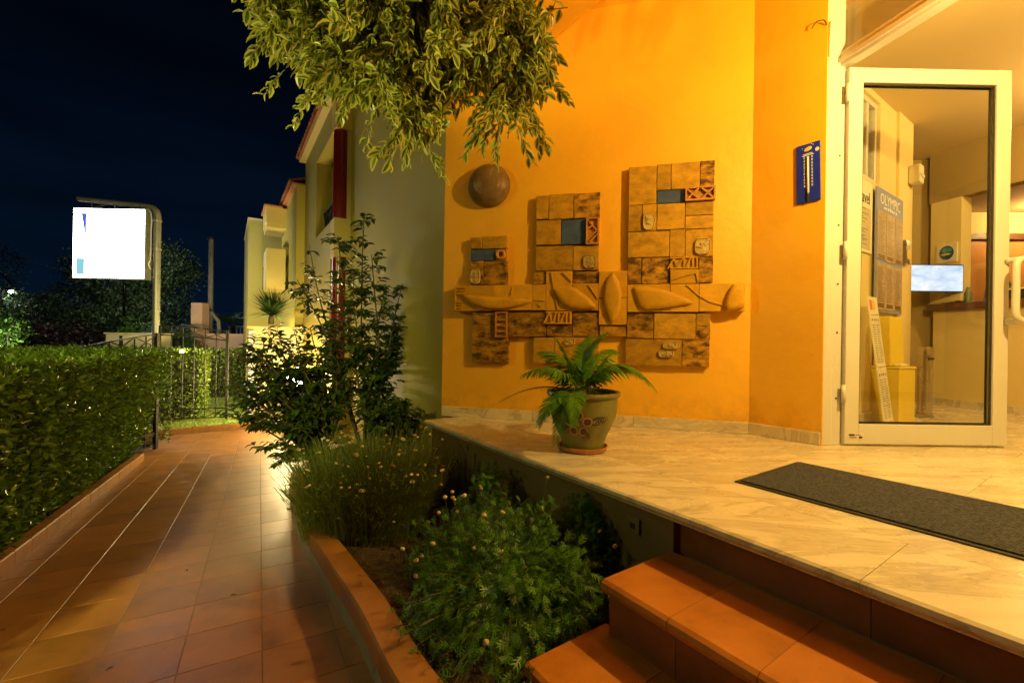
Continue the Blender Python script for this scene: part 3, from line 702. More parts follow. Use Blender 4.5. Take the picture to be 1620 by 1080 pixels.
# ------------------------------------------------------------------ ceramic mural
RX = Matrix.Rotation(math.pi / 2, 4, 'X')
mm_plain = M_mural('glazed_ochre', (.46, .26, .017), (.21, .11, .009), .30, .58, .65)
mm_dark = M_mural('burnt_glaze', (.46, .24, .018), (.06, .03, .006), .40, .60, .65, streak=(1, 1.8, 1))
mm_bar = M_mural('smooth_ochre_glaze', (.55, .30, .014), (.40, .21, .010), .25, .6, .6)
mm_blue = M_mural('slate_blue_glaze', (.060, .10, .26), (.03, .05, .13), .3, .6, .4)
mm_terra = M_mural('raw_terracotta', (.50, .24, .055), (.30, .14, .03), .3, .6, .6)
mm_stamp = M_mural('pale_stamp_clay', (.50, .38, .15), (.28, .19, .06), .3, .55, .5)
MU = thing('ceramic_mural', 'ceramic relief mural of square tile towers and a boat bar on the orange wall', 'mural', M=FW1 @ T(.113, 0, -.153))
TL = [(.223, .678, .311, .759, 'p'), (.316, .673, .499, .762, 'p'), (.225, .59, .409, .67, 'b'), (.412, .586, .496, .671, 'r'), (.227, .415, .323, .585, 'd'), (.326, .413, .503, .581, 'd'),
 (.114, .219, .405, .404, 'L'), (.408, .224, .692, .405, 'L'), (.695, .224, .79, .402, 'L'), (.246, .027, .423, .208, 'd'), (.426, .029, .514, .212, 'l'), (.246, -.153, .521, .024, 'd'), (.518, .039, .794, .209, 'd'),
 (.711, .869, .801, 1.033, 'p'), (.806, .863, .974, 1.037, 'p'), (.979, .863, 1.156, 1.033, 'd'), (.714, .686, .889, .858, 'p'), (.894, .683, 1.064, .855, 'b'), (1.067, .675, 1.154, .856, 'x'),
 (.714, .504, .975, .673, 'p'), (.979, .5, 1.153, .668, 'p'), (.7, .408, .788, .495, 'd'), (.793, .219, .975, .495, 'L'), (.978, .411, 1.156, .488, 'd'), (.98, .221, 1.156, .406, 'L'), (1.159, .308, 1.345, .487, 'L'), (1.161, .124, 1.344, .304, 'L'),
 (.796, .127, .976, .213, 'v'), (.8, .041, .978, .121, 'd'), (.982, .041, 1.157, .205, 'd'), (1.168, .044, 1.340, .118, 'd'), (.706, -.152, .857, .031, 'p'), (.86, -.15, 1.162, .034, 'p'),
 (1.347, .931, 1.525, 1.185, 'p'), (1.528, 1.020, 1.614, 1.189, 'p'), (1.618, 1.018, 1.793, 1.190, 'p'), (1.797, 1.024, 1.883, 1.191, 'd'), (1.53, .932, 1.7, 1.016, 'b'), (1.705, .932, 1.886, 1.02, 'X'),
 (1.347, .753, 1.434, .927, 'p'), (1.438, .751, 1.528, .927, 'p'), (1.532, .757, 1.705, .926, 'p'), (1.709, .840, 1.88, .926, 'p'), (1.709, .753, 1.882, .836, 'p'), (1.347, .577, 1.611, .747, 'p'), (1.615, .574, 1.708, .752, 'p'), (1.712, .571, 1.881, .748, 'p'),
 (1.348, .399, 1.435, .572, 'd'), (1.44, .399, 1.614, .570, 'd'), (1.618, .491, 1.79, .568, 'v'), (1.619, .395, 1.793, .488, 'L'), (1.797, .401, 1.882, .566, 'd'), (1.349, .21, 1.618, .393, 'L'), (1.621, .21, 1.796, .391, 'L'), (1.799, .213, 2.069, .39, 'L'),
 (1.348, .035, 1.519, .203, 'd'), (1.523, .033, 1.782, .203, 'p'), (1.786, .119, 1.869, .2, 'p'), (1.786, .032, 1.871, .115, 'o'), (1.341, -.148, 1.698, .028, 'p'), (1.702, -.146, 1.868, .028, 'd')]
TH = dict(p=.044, b=.036, d=.042, L=.058, r=.030, l=.044, x=.046, X=.046, v=.050, o=.042)
MT = dict(p=mm_plain, b=mm_blue, d=mm_dark, L=mm_bar, r=mm_terra, l=mm_terra, x=mm_terra, X=mm_terra, v=mm_bar, o=mm_dark)
MC = {}
def rough_tile(w, h, t):
    """hand cut tile: wavy outline, softly rounded face"""
    m = MB(); n = 7; out_ = []
    for (ax, ay), (bx, by) in (((-1, -1), (1, -1)), ((1, -1), (1, 1)), ((1, 1), (-1, 1)), ((-1, 1), (-1, -1))):
        for k in range(n - 3):
            f = k / (n - 3); out_.append(((ax + (bx - ax) * f) * w / 2, (ay + (by - ay) * f) * h / 2))
    out_ = [(x + random.uniform(-.0007, .0007), y + random.uniform(-.0007, .0007)) for x, y in out_]
    n = len(out_); vs = [(x, y, 0) for x, y in out_] + [(x, y, t - .0025) for x, y in out_] + [(x * (1 - .005 / w), y * (1 - .005 / h), t - random.uniform(0, .0012)) for x, y in out_]
    fs = [(l * n + k, l * n + (k + 1) % n, (l + 1) * n + (k + 1) % n, (l + 1) * n + k) for l in (0, 1) for k in range(n)] + [tuple(range(2 * n, 3 * n))]
    return m.add(vs, fs)
for x0, z0, x1, z1, k in TL:
    w, h = x1 - x0 + .0006, z1 - z0 + .0006; cx, cz = (x0 + x1) / 2, (z0 + z1) / 2; th = TH[k] + random.uniform(-.0015, .0015)
    M = FW1 @ T(cx, 0, cz) @ RX @ Matrix.Rotation(random.uniform(-.006, .006), 4, 'Z') @ Matrix.Rotation(random.uniform(-.008, .008), 4, 'X')
    tl = inst(rough_tile(w, h, th).mesh('tile', MT[k]), 'tile', MU, M)
    b = MB(); Z = th - .002; mt = MT[k]
    if k == 'r':
        b.lathe([(.036, 0), (.036, .022), (.030, .026), (.019, .022), (.016, 0)], 20, M @ T(0, 0, Z))
    elif k in 'xXl':
        b.boxb(-w / 2, -h / 2, Z, -w / 2 + .010, h / 2, Z + .022, M).boxb(w / 2 - .010, -h / 2, Z, w / 2, h / 2, Z + .022, M).boxb(-w / 2 + .0101, -h / 2, Z, w / 2 - .0101, -h / 2 + .010, Z + .022, M).boxb(-w / 2 + .0101, h / 2 - .010, Z, w / 2 - .0101, h / 2, Z + .022, M)
        B = lambda p, q, ww=.010: b.bar(M @ Vector((*p, Z + .010)), M @ Vector((*q, Z + .010)), ww, .018, up=M.to_3x3() @ Vector((0, 0, 1)))
        if k == 'X':
            for s in (-1, 1):
                B((s * w * .25 - w * .20, -h * .4), (s * w * .25 + w * .20, h * .4)); B((s * w * .25 + w * .20, -h * .4), (s * w * .25 - w * .20, h * .4))
        elif k == 'x':
            B((-w * .38, h * .42), (w * .36, 0)); B((w * .36, 0), (-w * .38, -h * .30)); B((-w * .36, h * .1), (w * .0, h * .2)); B((-.02, -h * .42), (w * .4, -h * .12))
        else:
            for j in (-.28, -.04, .20): B((-w * .42, h * j), (w * .42, h * (j + random.uniform(-.03, .09))), .014)
    elif k == 'v':
        b.boxb(-w / 2, -h / 2, Z, w / 2, -h / 2 + .009, Z + .014, M).boxb(-w / 2, h / 2 - .009, Z, w / 2, h / 2, Z + .014, M)
        for j in range(7):
            x = -w * .46 + j * w * .153; sl = (.02, -.01, .025, 0, .015, 0, 0)[j] * random.choice((1, 1, .5))
            b.bar(M @ Vector((x - sl, -h / 2 + .006, Z + .006)), M @ Vector((x + sl, h / 2 - .006, Z + .006)), .0105, .014, up=M.to_3x3() @ Vector((0, 0, 1)))
    elif k == 'o':
        b.lathe([(.036, 0), (.034, .008), (.024, .017), (.001, .021)], 20, M @ T(0, 0, Z))
    if b.v: b.build('relief', mt, tl, autosmooth=35)
def stamp(cx, cz, w, h, y):
    n = 18; poly = []
    for k in range(n):
        a = 2 * math.pi * k / n; c, s = math.cos(a), math.sin(a)
        poly.append((w / 2 * math.copysign(abs(c) ** .6, c) * random.uniform(.95, 1.04), h / 2 * math.copysign(abs(s) ** .6, s) * random.uniform(.95, 1.04)))
    M = FW1 @ T(cx, -y, cz) @ RX
    st = MB().pillow(poly, .016, M, ((1, 0), (.98, .7), (.9, 1), (.82, .7))).build('stamp_relief', mm_stamp, MU, autosmooth=40)
    b = MB()
    for k in range(7):
        a = random.uniform(0, 6.28); r = random.uniform(.05, .62); p = Vector((r * w * .5 * math.cos(a), r * h * .5 * math.sin(a), .0150)); a2 = random.uniform(0, 6.28); l = random.uniform(.25, .5) * min(w, h)
        q = p + Vector((l * math.cos(a2), l * math.sin(a2), 0)); q.x = max(min(q.x, w * .4), -w * .4); q.y = max(min(q.y, h * .4), -h * .4)
        if (q - p).length > .008: b.bar(M @ p, M @ q, .007, .008, up=M.to_3x3() @ Vector((0, 0, 1)))
    b.build('raised_figure', mm_stamp, st, bevel=.0015)
for a in ((.267, .473, .075, .11, .043), (1.094, .556, .092, .098, .044), (1.480, .812, .080, .115, .044), (1.815, .633, .105, .110, .044), (1.63, -.012, .11, .046, .044), (1.60, -.066, .10, .048, .044), (.965, .002, .075, .045, .044)): stamp(*a)
SH = [[(0.159, 0.337), (0.409, 0.316), (0.696, 0.295), (0.628, 0.258), (0.505, 0.233), (0.347, 0.237), (0.233, 0.279)],
      [(0.837, 0.372), (0.896, 0.386), (0.976, 0.385), (1.071, 0.326), (1.141, 0.247), (1.087, 0.228), (0.986, 0.232), (0.898, 0.276)],
      [(1.251, 0.478), (1.28, 0.436), (1.297, 0.40), (1.312, 0.31), (1.297, 0.211), (1.25, 0.129), (1.207, 0.211), (1.189, 0.311), (1.204, 0.411), (1.225, .450)],
      [(1.384, 0.373), (1.458, 0.379), (1.617, 0.342), (1.76, 0.273), (1.684, 0.246), (1.46, 0.222), (1.405, 0.295)]]
for sh in SH:
    c = catmull(sh + [sh[0]], 3)[:-1]
    MB().pillow([(p[0], p[1]) for p in c][::-1], .030, FW1 @ T(0, -.056, 0) @ RX).build('boat_relief', mm_bar, MU, autosmooth=50)
lump = catmull([(1.996, .383), (2.051, .380), (2.062, .30), (2.059, .235), (2.0, .218), (1.956, .220), (1.949, .265), (1.972, .346), (1.996, .383)], 4)[:-1]
MB().pillow([(p[0], p[1]) for p in lump][::-1], .045, FW1 @ T(0, -.054, 0) @ RX).build('boulder_relief', mm_bar, MU, smooth=True)
def ridge(pts, w=.006, d=.0605):
    b = MB()
    P_ = [FW1 @ Vector((x, -d, z)) for x, z in pts]
    for a, c in zip(P_, P_[1:]): b.bar(a, c, .012, w, up=FW1.to_3x3() @ Vector((0, -1, 0)).cross((c - a).normalized()))
    b.build('ridge', mm_bar, MU)
for pts in ([(1.722, .385), (1.79, .32), (1.86, .275), (1.945, .252)], [(1.622, .42), (1.70, .443), (1.776, .462)], [(1.776, .462), (1.79, .40)], [(.83, .49), (.845, .40), (.88, .23)], [(.91, .485), (.975, .42)], [(1.09, .395), (1.156, .30)], [(.13, .345), (.41, .318), (.79, .29)], [(.555, .39), (.54, .33)], [(.735, .27), (.76, .245)]): ridge(pts)
lad = MB()
for z in (.385, .365, .345, .28, .26, .24): lad.boxb(.122, -.068, z, .195 - (.02 if z < .3 else 0), -.056, z + .008, FW1)
lad.boxb(.116, -.068, .225, .123, -.056, .398, FW1); lad.build('ladder_relief', mm_bar, MU)

# dome
DM = thing('ceramic_dome', 'round brown ceramic dome mounted alone on the orange wall', 'wall ornament', M=FW1 @ T(.349, 0, 1.1414))
prof = []
for k in range(26):
    a = k / 25 * math.pi / 2; r = .158 * math.cos(a); z = .105 * math.sin(a)
    g_ = -.0022 if k in (9, 13, 17, 20) else 0
    prof.append((max(r, .0006), z + g_))
mm_dome = M_mural('dark_dome_glaze', (.235, .155, .07), (.13, .085, .04), .3, .6, .36)
d0 = MB().lathe(prof, 40, FW1 @ T(.349, -.012, 1.1414) @ RX).build('dome', mm_dome, DM, smooth=True)
MB().lathe([(.160, 0), (.160, .012), (.150, .0125), (.001, .0126)], 40, FW1 @ T(.349, 0, 1.1414) @ RX).build('rim', mm_dome, DM, autosmooth=40)

# thermometer
TH_ = thing('wall_thermometer', 'blue enamel advertising thermometer with white scale by the door frame', 'thermometer', M=FW2 @ T(.32, 0, .842) @ Matrix.Rotation(R(-1.2), 4, 'Y'))
TM = wm(TH_)
MB().boxb(-.062, -.010, 0, .062, -.001, .345, TM).build('plate', m_blue, TH_, bevel=.003)
TX = TM @ T(0, -.0105, 0) @ RX
lm = MB(); lm.pillow([(.021 * math.cos(a / 12 * 6.283), .012 * math.sin(a / 12 * 6.283)) for a in range(12)], .002, TX @ T(.0, .312, 0) @ Matrix.Rotation(.35, 4, 'Z')); lm.build('lemon_emblem', m_plasticy, TH_, smooth=True)
b = MB()
for x, z, w in ((0, .284, .046), (0, .276, .060), (.028, .33, .004), (-.028, .322, .004), (.018, .338, .004)): b.boxb(x - w / 2, -.0112, z - .002, x + w / 2, -.0102, z + .002, TM)
b.build('print_line', m_whiteprint, TH_)
b = MB(); b.pillow([(.011 * math.cos(a / 8 * 6.283), .012 * math.sin(a / 8 * 6.283)) for a in range(8)], .0012, TX @ T(.047, .297, 0)); b.build('badge', m_plasticw, TH_)
for k, d_ in enumerate('5432101234'):
    z = .262 - k * .0185
    text_part(d_, .018, TX @ T(-.019, z, .0004), m_whiteprint, TH_, 'numeral'); text_part('0', .018, TX @ T(.021, z, .0004), m_whiteprint, TH_, 'numeral')
MB().boxb(-.0055, -.0125, .055, .0055, -.0102, .268, TM).build('scale_strip', m_paper, TH_)
MB().tube([TM @ Vector((0, -.015, .045)), TM @ Vector((0, -.015, .262))], .0022, 8).build('glass_tube', m_whiteprint, TH_, smooth=True)
b = MB()
for k in range(40): b.boxb(-.008 if k % 4 else -.011, -.0118, .078 + k * .0046, -.0056, -.0103, .079 + k * .0046, TM)
b.build('tick_mark', m_whiteprint, TH_)
MB().tube([TM @ Vector((0, -.015, .036)), TM @ Vector((0, -.015, .050))], .0045, 8).build('bulb', m_ink, TH_, smooth=True)
MB().boxb(-.004, -.0155, .0, .004, -.0102, .036, TM).build('clip', m_ink, TH_)

# floor mat
MTH = thing('door_mat', 'long dark grey ribbed entrance mat lying on the marble floor', 'mat', M=FE @ T(2.01, .463, ZF))
def M_mat():
    m, nt, b = newmat('mat_pile'); v = coords(nt, 'pos', rand=False)
    n1 = noise(nt, v, 90, 5, .75); n2 = noise(nt, v, 4, 4)
    c = mixc(nt, n2, ramp(nt, n1, [(.35, (.014, .016, .022)), (.62, (.085, .095, .13))]), ramp(nt, n1, [(.35, (.018, .02, .028)), (.62, (.11, .12, .16))]))
    nt.links.new(c, b.inputs['Base Color']); b.inputs['Roughness'].default_value = .95
    bump(nt, b, n1, .9, .01); return m
m_mat = M_mat()
MB().boxb(0, 0, .001, 1.35, .57, .006, wm(MTH)).build('rubber_edge', m_black, MTH, bevel=.002)
b = MB(); k = 0.018
while k < .55: b.boxb(.02, k, .0055, 1.33, k + .0105, .0115, wm(MTH)); k += .0142
b.boxb(.0195, .0175, .005, 1.3305, .5525, .0085, wm(MTH))
b.build('rib', m_mat, MTH)

# ------------------------------------------------------------------ potted cycad
PP = Vector((.385, 2.40, ZF))
sc = thing('pot_saucer', 'round terracotta saucer under the painted flower pot', 'saucer', PP)
m_sauc = M_terra('saucer_clay', (.42, .17, .06), .5, 0)
MB().lathe([(.001, .002), (.118, .002), (.126, .006), (.133, .028), (.127, .029), (.119, .010), (.001, .010)], 40, T(*PP)).build('dish', m_sauc, sc, autosmooth=40)
pot = thing('potted_cycad', 'cycad palm growing in a green glazed pot painted with red flowers', 'potted plant', PP + Vector((0, 0, .0105)))
m_pot = M_basic('green_glaze', (.15, .145, .035), .36, .30, 5, .12, stain=((.15, .10, .03), 3, .55))
pprof = [(.001, 0), (.106, 0), (.112, .004), (.112, .03), (.127, .075), (.153, .125), (.171, .175), (.179, .225), (.180, .275), (.193, .282), (.197, .292), (.194, .302), (.184, .304), (.172, .298), (.168, .25), (.14, .24)]
def pr_r(z):
    for (r0, z0), (r1, z1) in zip(pprof[2:9], pprof[3:9]):
        if z0 <= z <= z1: return r0 + (r1 - r0) * (z - z0) / (z1 - z0)
    return .18
PT = T(PP.x, PP.y, PP.z + .0105)
MB().lathe(pprof, 56, PT).build('pot', m_pot, pot, autosmooth=38)
MB().lathe([(.001, .262), (.09, .268), (.170, .262)], 24, PT).build('soil', m_soil, pot, smooth=True)
def onpot(a, z, off=.0016):
    r = pr_r(z) + off; return PT @ Vector((r * math.sin(a), -r * math.cos(a), z))
m_petal = M_basic('petal_outline_paint', (.42, .26, .16), .4, .1, 10, 0); m_mar = M_basic('maroon_paint', (.075, .012, .012), .35, .2, 10, 0); m_dg = M_basic('dark_green_paint', (.012, .022, .010), .35, .3, 20, 0)
A0 = -.30
for fa, fz, fr in ((A0, .150, .040), (A0 - .22, .195, .028)):
    for k in range(5):
        a = k * 2 * math.pi / 5 + .3; cx, cz = fr * math.cos(a) * 1.15, fr * math.sin(a) * 1.15; pr = fr * .62
        ring = [(cx + pr * math.cos(t), cz + pr * math.sin(t)) for t in np.linspace(0, 6.283, 15)[:-1]]
        b = MB(); b.add([onpot(fa + cx / .16, fz + cz, .002)] + [onpot(fa + x / .16, fz + z, .0016) for x, z in ring], [(0, i + 1, (i + 1) % 14 + 1) for i in range(14)]); b.build('painted_petal', m_petal, pot, smooth=True)
        b = MB(); b.add([onpot(fa + cx / .16, fz + cz, .0028)] + [onpot(fa + (cx + (x - cx) * .74) / .16, fz + cz + (z - cz) * .74, .0023) for x, z in ring], [(0, i + 1, (i + 1) % 14 + 1) for i in range(14)]); b.build('painted_petal', m_mar, pot, smooth=True)
    b = MB(); b.add([onpot(fa, fz, .0034)] + [onpot(fa + .009 * math.cos(t) / .16, fz + .009 * math.sin(t), .003) for t in np.linspace(0, 6.283, 11)[:-1]], [(0, i + 1, (i + 1) % 10 + 1) for i in range(10)]); b.build('painted_flower_eye', m_petal, pot)
for (la, lz, L_, ang) in ((A0 + .30, .160, .115, .16), (A0 + .12, .10, .06, -.5), (A0 - .3, .13, .06, 3.6)):
    def lp(t, w): x, z = t * L_, w; return (x * math.cos(ang) - z * math.sin(ang), x * math.sin(ang) + z * math.cos(ang))
    up = [lp(t, .022 * math.sin(math.pi * t ** .8)) for t in np.linspace(0, 1, 9)]; dn = [lp(t, -.022 * math.sin(math.pi * t ** .8)) for t in np.linspace(1, 0, 9)][1:-1]
    c0 = lp(.5, 0); b = MB(); pts = up + dn
    b.add([onpot(la + c0[0] / .16, lz + c0[1], .0020)] + [onpot(la + x / .16, lz + z, .0016) for x, z in pts], [(0, i + 1, (i + 1) % len(pts) + 1) for i in range(len(pts))]); lf = b.build('painted_leaf', m_dg, pot, smooth=True)
    b = MB()
    for t in np.linspace(.12, .9, 8):
        for s in (-1, 1):
            x0, z0 = lp(t, 0); x1, z1 = lp(min(t + .12, 1), s * .019 * math.sin(math.pi * t ** .8)); b.bar(onpot(la + x0 / .16, lz + z0, .0024), onpot(la + x1 / .16, lz + z1, .0024), .0014)
    b.build('painted_vein', m_petal, lf)
m_cyc = M_leaf('cycad_green', (.10, .26, .02), None, .35, .25)
m_cycdry = M_leaf('dry_frond', (.08, .05, .02), None, .6, .2)
def frond(p0, p1, p2, width, mat, n=62, curl=.25, parent=None, ll=None, name='frond'):
    p0, p1, p2 = map(Vector, (p0, p1, p2)); b_ = lambda t: p0 * (1 - t) ** 2 + p1 * 2 * t * (1 - t) + p2 * t * t
    pts = [b_(t) for t in np.linspace(0, 1, 16)]
    f = MB().tube(pts, [.0045 * (1 - .8 * t) for t in np.linspace(0, 1, 16)], 6).build(name, mat, parent, smooth=True)
    pos = []; dr = []; up = []; sz_ = []
    side0 = (p2 - p0).cross(Vector((0, 0, 1)))
    if side0.length < 1e-3: side0 = Vector((1, 0, 0))
    for k in range(n):
        t = .14 + .86 * k / (n - 1); p = b_(t); d = (b_(min(t + .02, 1)) - b_(t - .02)).normalized()
        sd = d.cross(Vector((0, 0, 1))); sd = sd.normalized() if sd.length > .15 else side0.normalized()
        un = sd.cross(d).normalized()
        for s in (-1, 1):
            l = width * (.35 + .65 * math.sin(math.pi * min(1, .12 + .88 * t) ** .75)) * random.uniform(.9, 1.08)
            fw = .5 + .7 * t
            pos.append(p); dr.append(sd * s + d * fw + un * random.uniform(.15, .4) - Vector((0, 0, 1)) * curl * random.uniform(.6, 1.3)); up.append(un); sz_.append(l)
    leaves('leaflet', mat, 'blade2', np.array(pos), np.array(dr), np.array(up), np.array(sz_), f)
    return f
_lt = leaf_template
def leaf_template(kind):
    if kind == 'blade2':
        v = [(-.025, 0, 0), (.025, 0, 0), (-.036, .4, .0), (0, .42, .02), (.036, .4, .0), (-.026, .75, -.05), (.026, .75, -.05), (0, 1, -.14)]
        return np.array(v, float), np.array([(0, 1, 3), (0, 3, 2), (1, 4, 3), (2, 3, 5), (3, 6, 5), (3, 4, 6), (5, 6, 7)]), np.zeros(8)
    return _lt(kind)
C0 = Vector((.375, 2.40, -.285)); Cz = lambda x, y, z: Vector((x, y, z))
FR_ = [((.36, 2.36, -.05), (.50, 2.42, .05), .085), ((.375, 2.5, -.06), (.45, 2.58, .03), .08), ((.30, 2.40, -.08), (.235, 2.40, .015), .085), ((.27, 2.32, -.06), (.06, 2.28, -.165), .095), ((.30, 2.5, -.02), (.16, 2.62, -.06), .09),
       ((.42, 2.36, -.20), (.50, 2.33, -.07), .08), ((.55, 2.40, .03), (.75, 2.36, -.23), .10), ((.48, 2.52, .02), (.62, 2.66, -.05), .09),
       ((.22, 2.22, -.20), (.135, 2.16, -.40), .085), ((.26, 2.20, -.16), (.215, 2.12, -.475), .085), ((.30, 2.15, -.2), (.29, 2.08, -.38), .07)]
for k, (p1, p2, w) in enumerate(FR_): frond(C0 + Vector((random.uniform(-.015, .015), random.uniform(-.015, .015), 0)), p1, p2, w * (1.35 if k in (3, 4, 6, 7) else 1.12), m_cyc, 84, .85 if k in (3, 4, 6, 7) else .3, parent=pot)
fd = frond(C0, (.16, 2.34, -.17), (-.06, 2.32, -.315), .035, m_cycdry, 40, .8, pot)
fd['label'] = 'dry brown frond reaching far left'
MB().lathe([(.05, -.03), (.052, .0), (.035, .035), (.001, .05)], 14, T(C0.x, C0.y, C0.z)).build('trunk', m_bark, pot)
b = MB()
for k in range(9):
    x, y, z = .44 + random.uniform(-.03, .03), 2.37 + random.uniform(-.03, .03), -.265 + random.uniform(0, .05)
    b.lathe([(.001, -.007), (.006, -.004), (.007, .001), (.004, .006), (.001, .007)], 8, T(x, y, z))
b.build('berry', m_mar, pot, smooth=True)

# ------------------------------------------------------------------ lobby furnishings
def board_part(M, x0, z0, x1, z1, y, t, mat, name, parent): return MB().boxb(x0, -y - t, z0, x1, -y, z1, M).build(name, mat, parent)
tb = thing('travel_poster', 'cream notice board headed travel on the lobby wall behind the open door', 'notice board', M=FI @ T(.62, 0, .70))
board_part(FI, .36, .70, 1.035, 1.225, .002, .010, m_paper, 'board', tb)
text_part('travel', .130, FI @ T(.86, -.0135, 1.10) @ RX, m_ink, tb, 'lettering', sx=.80)
b = MB()
for k in range(24): b.boxb(.45, -.0130, .73 + k * .0125, .45 + .5 * random.uniform(.6, 1), -.0122, .734 + k * .0125, FI)
b.build('print_line', m_ink, tb) ; board_part(FI, .42, .72, 1.0, 1.03, .0122, .0004, M_basic('newsprint', (.50, .44, .33), .8, .1, 30, 0), 'sheet', tb)
ob = thing('holiday_poster', 'blue notice board headed OLYMPIC with rows of leaflets on the lobby wall', 'notice board', M=FI @ T(1.34, 0, .27))
board_part(FI, 1.045, .27, 1.66, 1.215, .024, .012, m_postblue, 'board', ob)
text_part('OLYMPIC', .115, FI @ T(1.35, -.0372, 1.135) @ RX, m_whiteprint, ob, 'lettering', sx=.98)
b = MB()
for k in range(7): b.boxb(1.2 + k * .045, -.0370, 1.068, 1.2 + k * .045 + random.uniform(.02, .036), -.0362, 1.082 + random.uniform(0, .012), FI)
b.build('print_line', m_whiteprint, ob)
m_leaflet = M_basic('leaflet', (.40, .31, .22), .55, .25, 25, 0, objv=.15)
for r_, (za, zb) in enumerate(((.665, 1.04), (.29, .645))):
    for k in range(3):
        xa = 1.055 + k * .2; sh = board_part(FI, xa, za + random.uniform(-.01, .01), xa + .190, zb, .0365, .004, m_leaflet, 'leaflet', ob)
        b = MB()
        for j in range(16): b.boxb(xa + .02, -.0412, za + .06 + j * .017, xa + .02 + .15 * random.uniform(.5, 1), -.0406, za + .066 + j * .017, FI)
        b.boxb(xa + .02, -.0412, za + .015, xa + .16, -.0406, za + .045, FI); b.build('print_line', m_wood, sh)
al = thing('wall_keypad', 'small grey keypad with a lit yellow panel on the lobby pilaster', 'keypad', M=FI @ T(1.74, -.02, .74))
board_part(FI, 1.70, .70, 1.80, .90, .021, .03, m_chrome, 'housing', al); board_part(FI, 1.72, .74, 1.785, .82, .0512, .002, m_plasticy, 'panel', al)
sn = thing('alarm_sensor', 'white motion sensor high on the lobby pilaster', 'sensor', M=FI @ T(1.93, -.02, 1.45))
MB().boxb(1.84, -.10, 1.40, 1.96, -.021, 1.56, FI).build('body', m_plasticw, sn, bevel=.012); MB().boxb(1.85, -.106, 1.45, 1.95, -.1005, 1.475, FI).build('lens', m_white, sn)
# leaning information board
ib = thing('information_board', 'tall white printed board leaning against the lobby wall', 'board', (2.70, 3.15, ZF))
pb = Vector((2.585, 3.10, ZF + .003)); FBD = frame(pb, (.80, .60)) @ Matrix.Rotation(R(-6.5), 4, 'X') @ Matrix.Rotation(R(-1.5), 4, 'Y')
MB().boxb(0, 0, 0, .20, .008, .93, FBD).build('panel', m_paper, ib)
b = MB()
for zz in (.07, .46):
    for xx in (.02, .107):
        for j in range(17): b.boxb(xx, -.0012, zz + j * .0165, xx + .075 * random.uniform(.45, 1), -.0002, zz + .0045 + j * .0165, FBD)
        b.boxb(xx, -.0012, zz + .295, xx + .02, -.0002, zz + .31, FBD); b.boxb(xx + .05, -.0012, zz + .295, xx + .065, -.0002, zz + .31, FBD)
b.build('print_line', m_wood, ib)
for xx, cc_ in ((.02, (.65, .16, .08)), (.08, (.75, .50, .06))): MB().boxb(xx, -.0014, .835, xx + .05, -.0003, .905, FBD).build('colour_patch', M_basic('patch', cc_, .6, .05, 10, 0), ib)
for z in (.045, .43, .80): MB().boxb(.01, -.006, z, .19, -.0003, z + .008, FBD).build('pocket_rail', m_plasticw, ib)
# yellow boxes
yb = thing('yellow_box', 'lower yellow plastic box standing on the lobby floor beside the white board', 'box', (2.92, 3.30, ZF))
FY = frame((2.82, 3.27, 0), (.94, .34))
MB().boxb(.0, 0, ZF + .002, .185, .2, ZF + .41, FY).build('bin', m_plasticy, yb, bevel=.004); MB().boxb(-.006, -.006, ZF + .411, .191, .206, ZF + .428, FY).build('lid', m_plasticy, yb, bevel=.004)
yt = thing('yellow_holder', 'upper yellow plastic leaflet holder set on top of the yellow box', 'holder', (2.92, 3.34, ZF + .43))
MB().add([(-.01, .05, ZF + .430), (.15, .05, ZF + .430), (.15, .17, ZF + .430), (-.01, .17, ZF + .430), (-.01, .06, ZF + .80), (.13, .06, ZF + .79), (.13, .15, ZF + .79), (-.01, .15, ZF + .80)], [(3, 2, 1, 0), (4, 5, 6, 7), (0, 1, 5, 4), (1, 2, 6, 5), (2, 3, 7, 6), (3, 0, 4, 7)], FY).build('back_panel', m_plasticy, yt, bevel=.006)
MB().boxb(.02, .0, ZF + .4302, .10, .045, ZF + .45, FY).build('front_lip', m_plasticw, yt, bevel=.004)
bn = thing('ash_bin', 'slim brushed steel ash bin on the lobby floor', 'bin', (3.42, 3.72, ZF))
MB().lathe([(.001, 0), (.058, 0), (.058, .02), (.05, .022), (.05, .50), (.055, .505), (.055, .56), (.048, .575), (.044, .565), (.001, .56)], 24, T(3.42, 3.72, ZF + .001)).build('barrel', m_chrome, bn, autosmooth=35)
MB().boxb(-.02, -.058, .47, .02, -.0505, .49, T(3.42, 3.72, ZF)).build('slot', m_black, bn)
# screen on a wall arm
def M_screen():
    m, nt, b = newmat('screen'); nt.nodes.remove(b); v = coords(nt, 'obj', (1, 1, 2.2), rand=False)
    c = ramp(nt, noise(nt, v, 5, 4, .6, .5), [(.3, (.42, .58, .88)), (.52, (.72, .82, .97)), (.7, (.95, .97, 1))])
    e = N(nt, 'ShaderNodeEmission', Strength=1.25); nt.links.new(c, e.inputs[0]); nt.links.new(e.outputs[0], nt.nodes['Material Output'].inputs[0]); return m
tv = thing('television', 'wide television screen showing a pale cloudy sky picture in the lobby', 'television', (4.0, 4.3, .65))
FTV = frame((3.775, 4.32, 0), (1, -.02))
MB().boxb(-.01, 0, .535, .545, .03, .80, FTV).build('casing', m_black, tv, bevel=.004); MB().boxb(0, -.003, .545, .535, -.0005, .79, FTV).build('screen', M_screen(), tv)
MB().bar(FTV @ Vector((.15, .03, .66)), FTV @ Vector((.05, .46, .66)), .04).build('wall_arm', m_iron, tv)
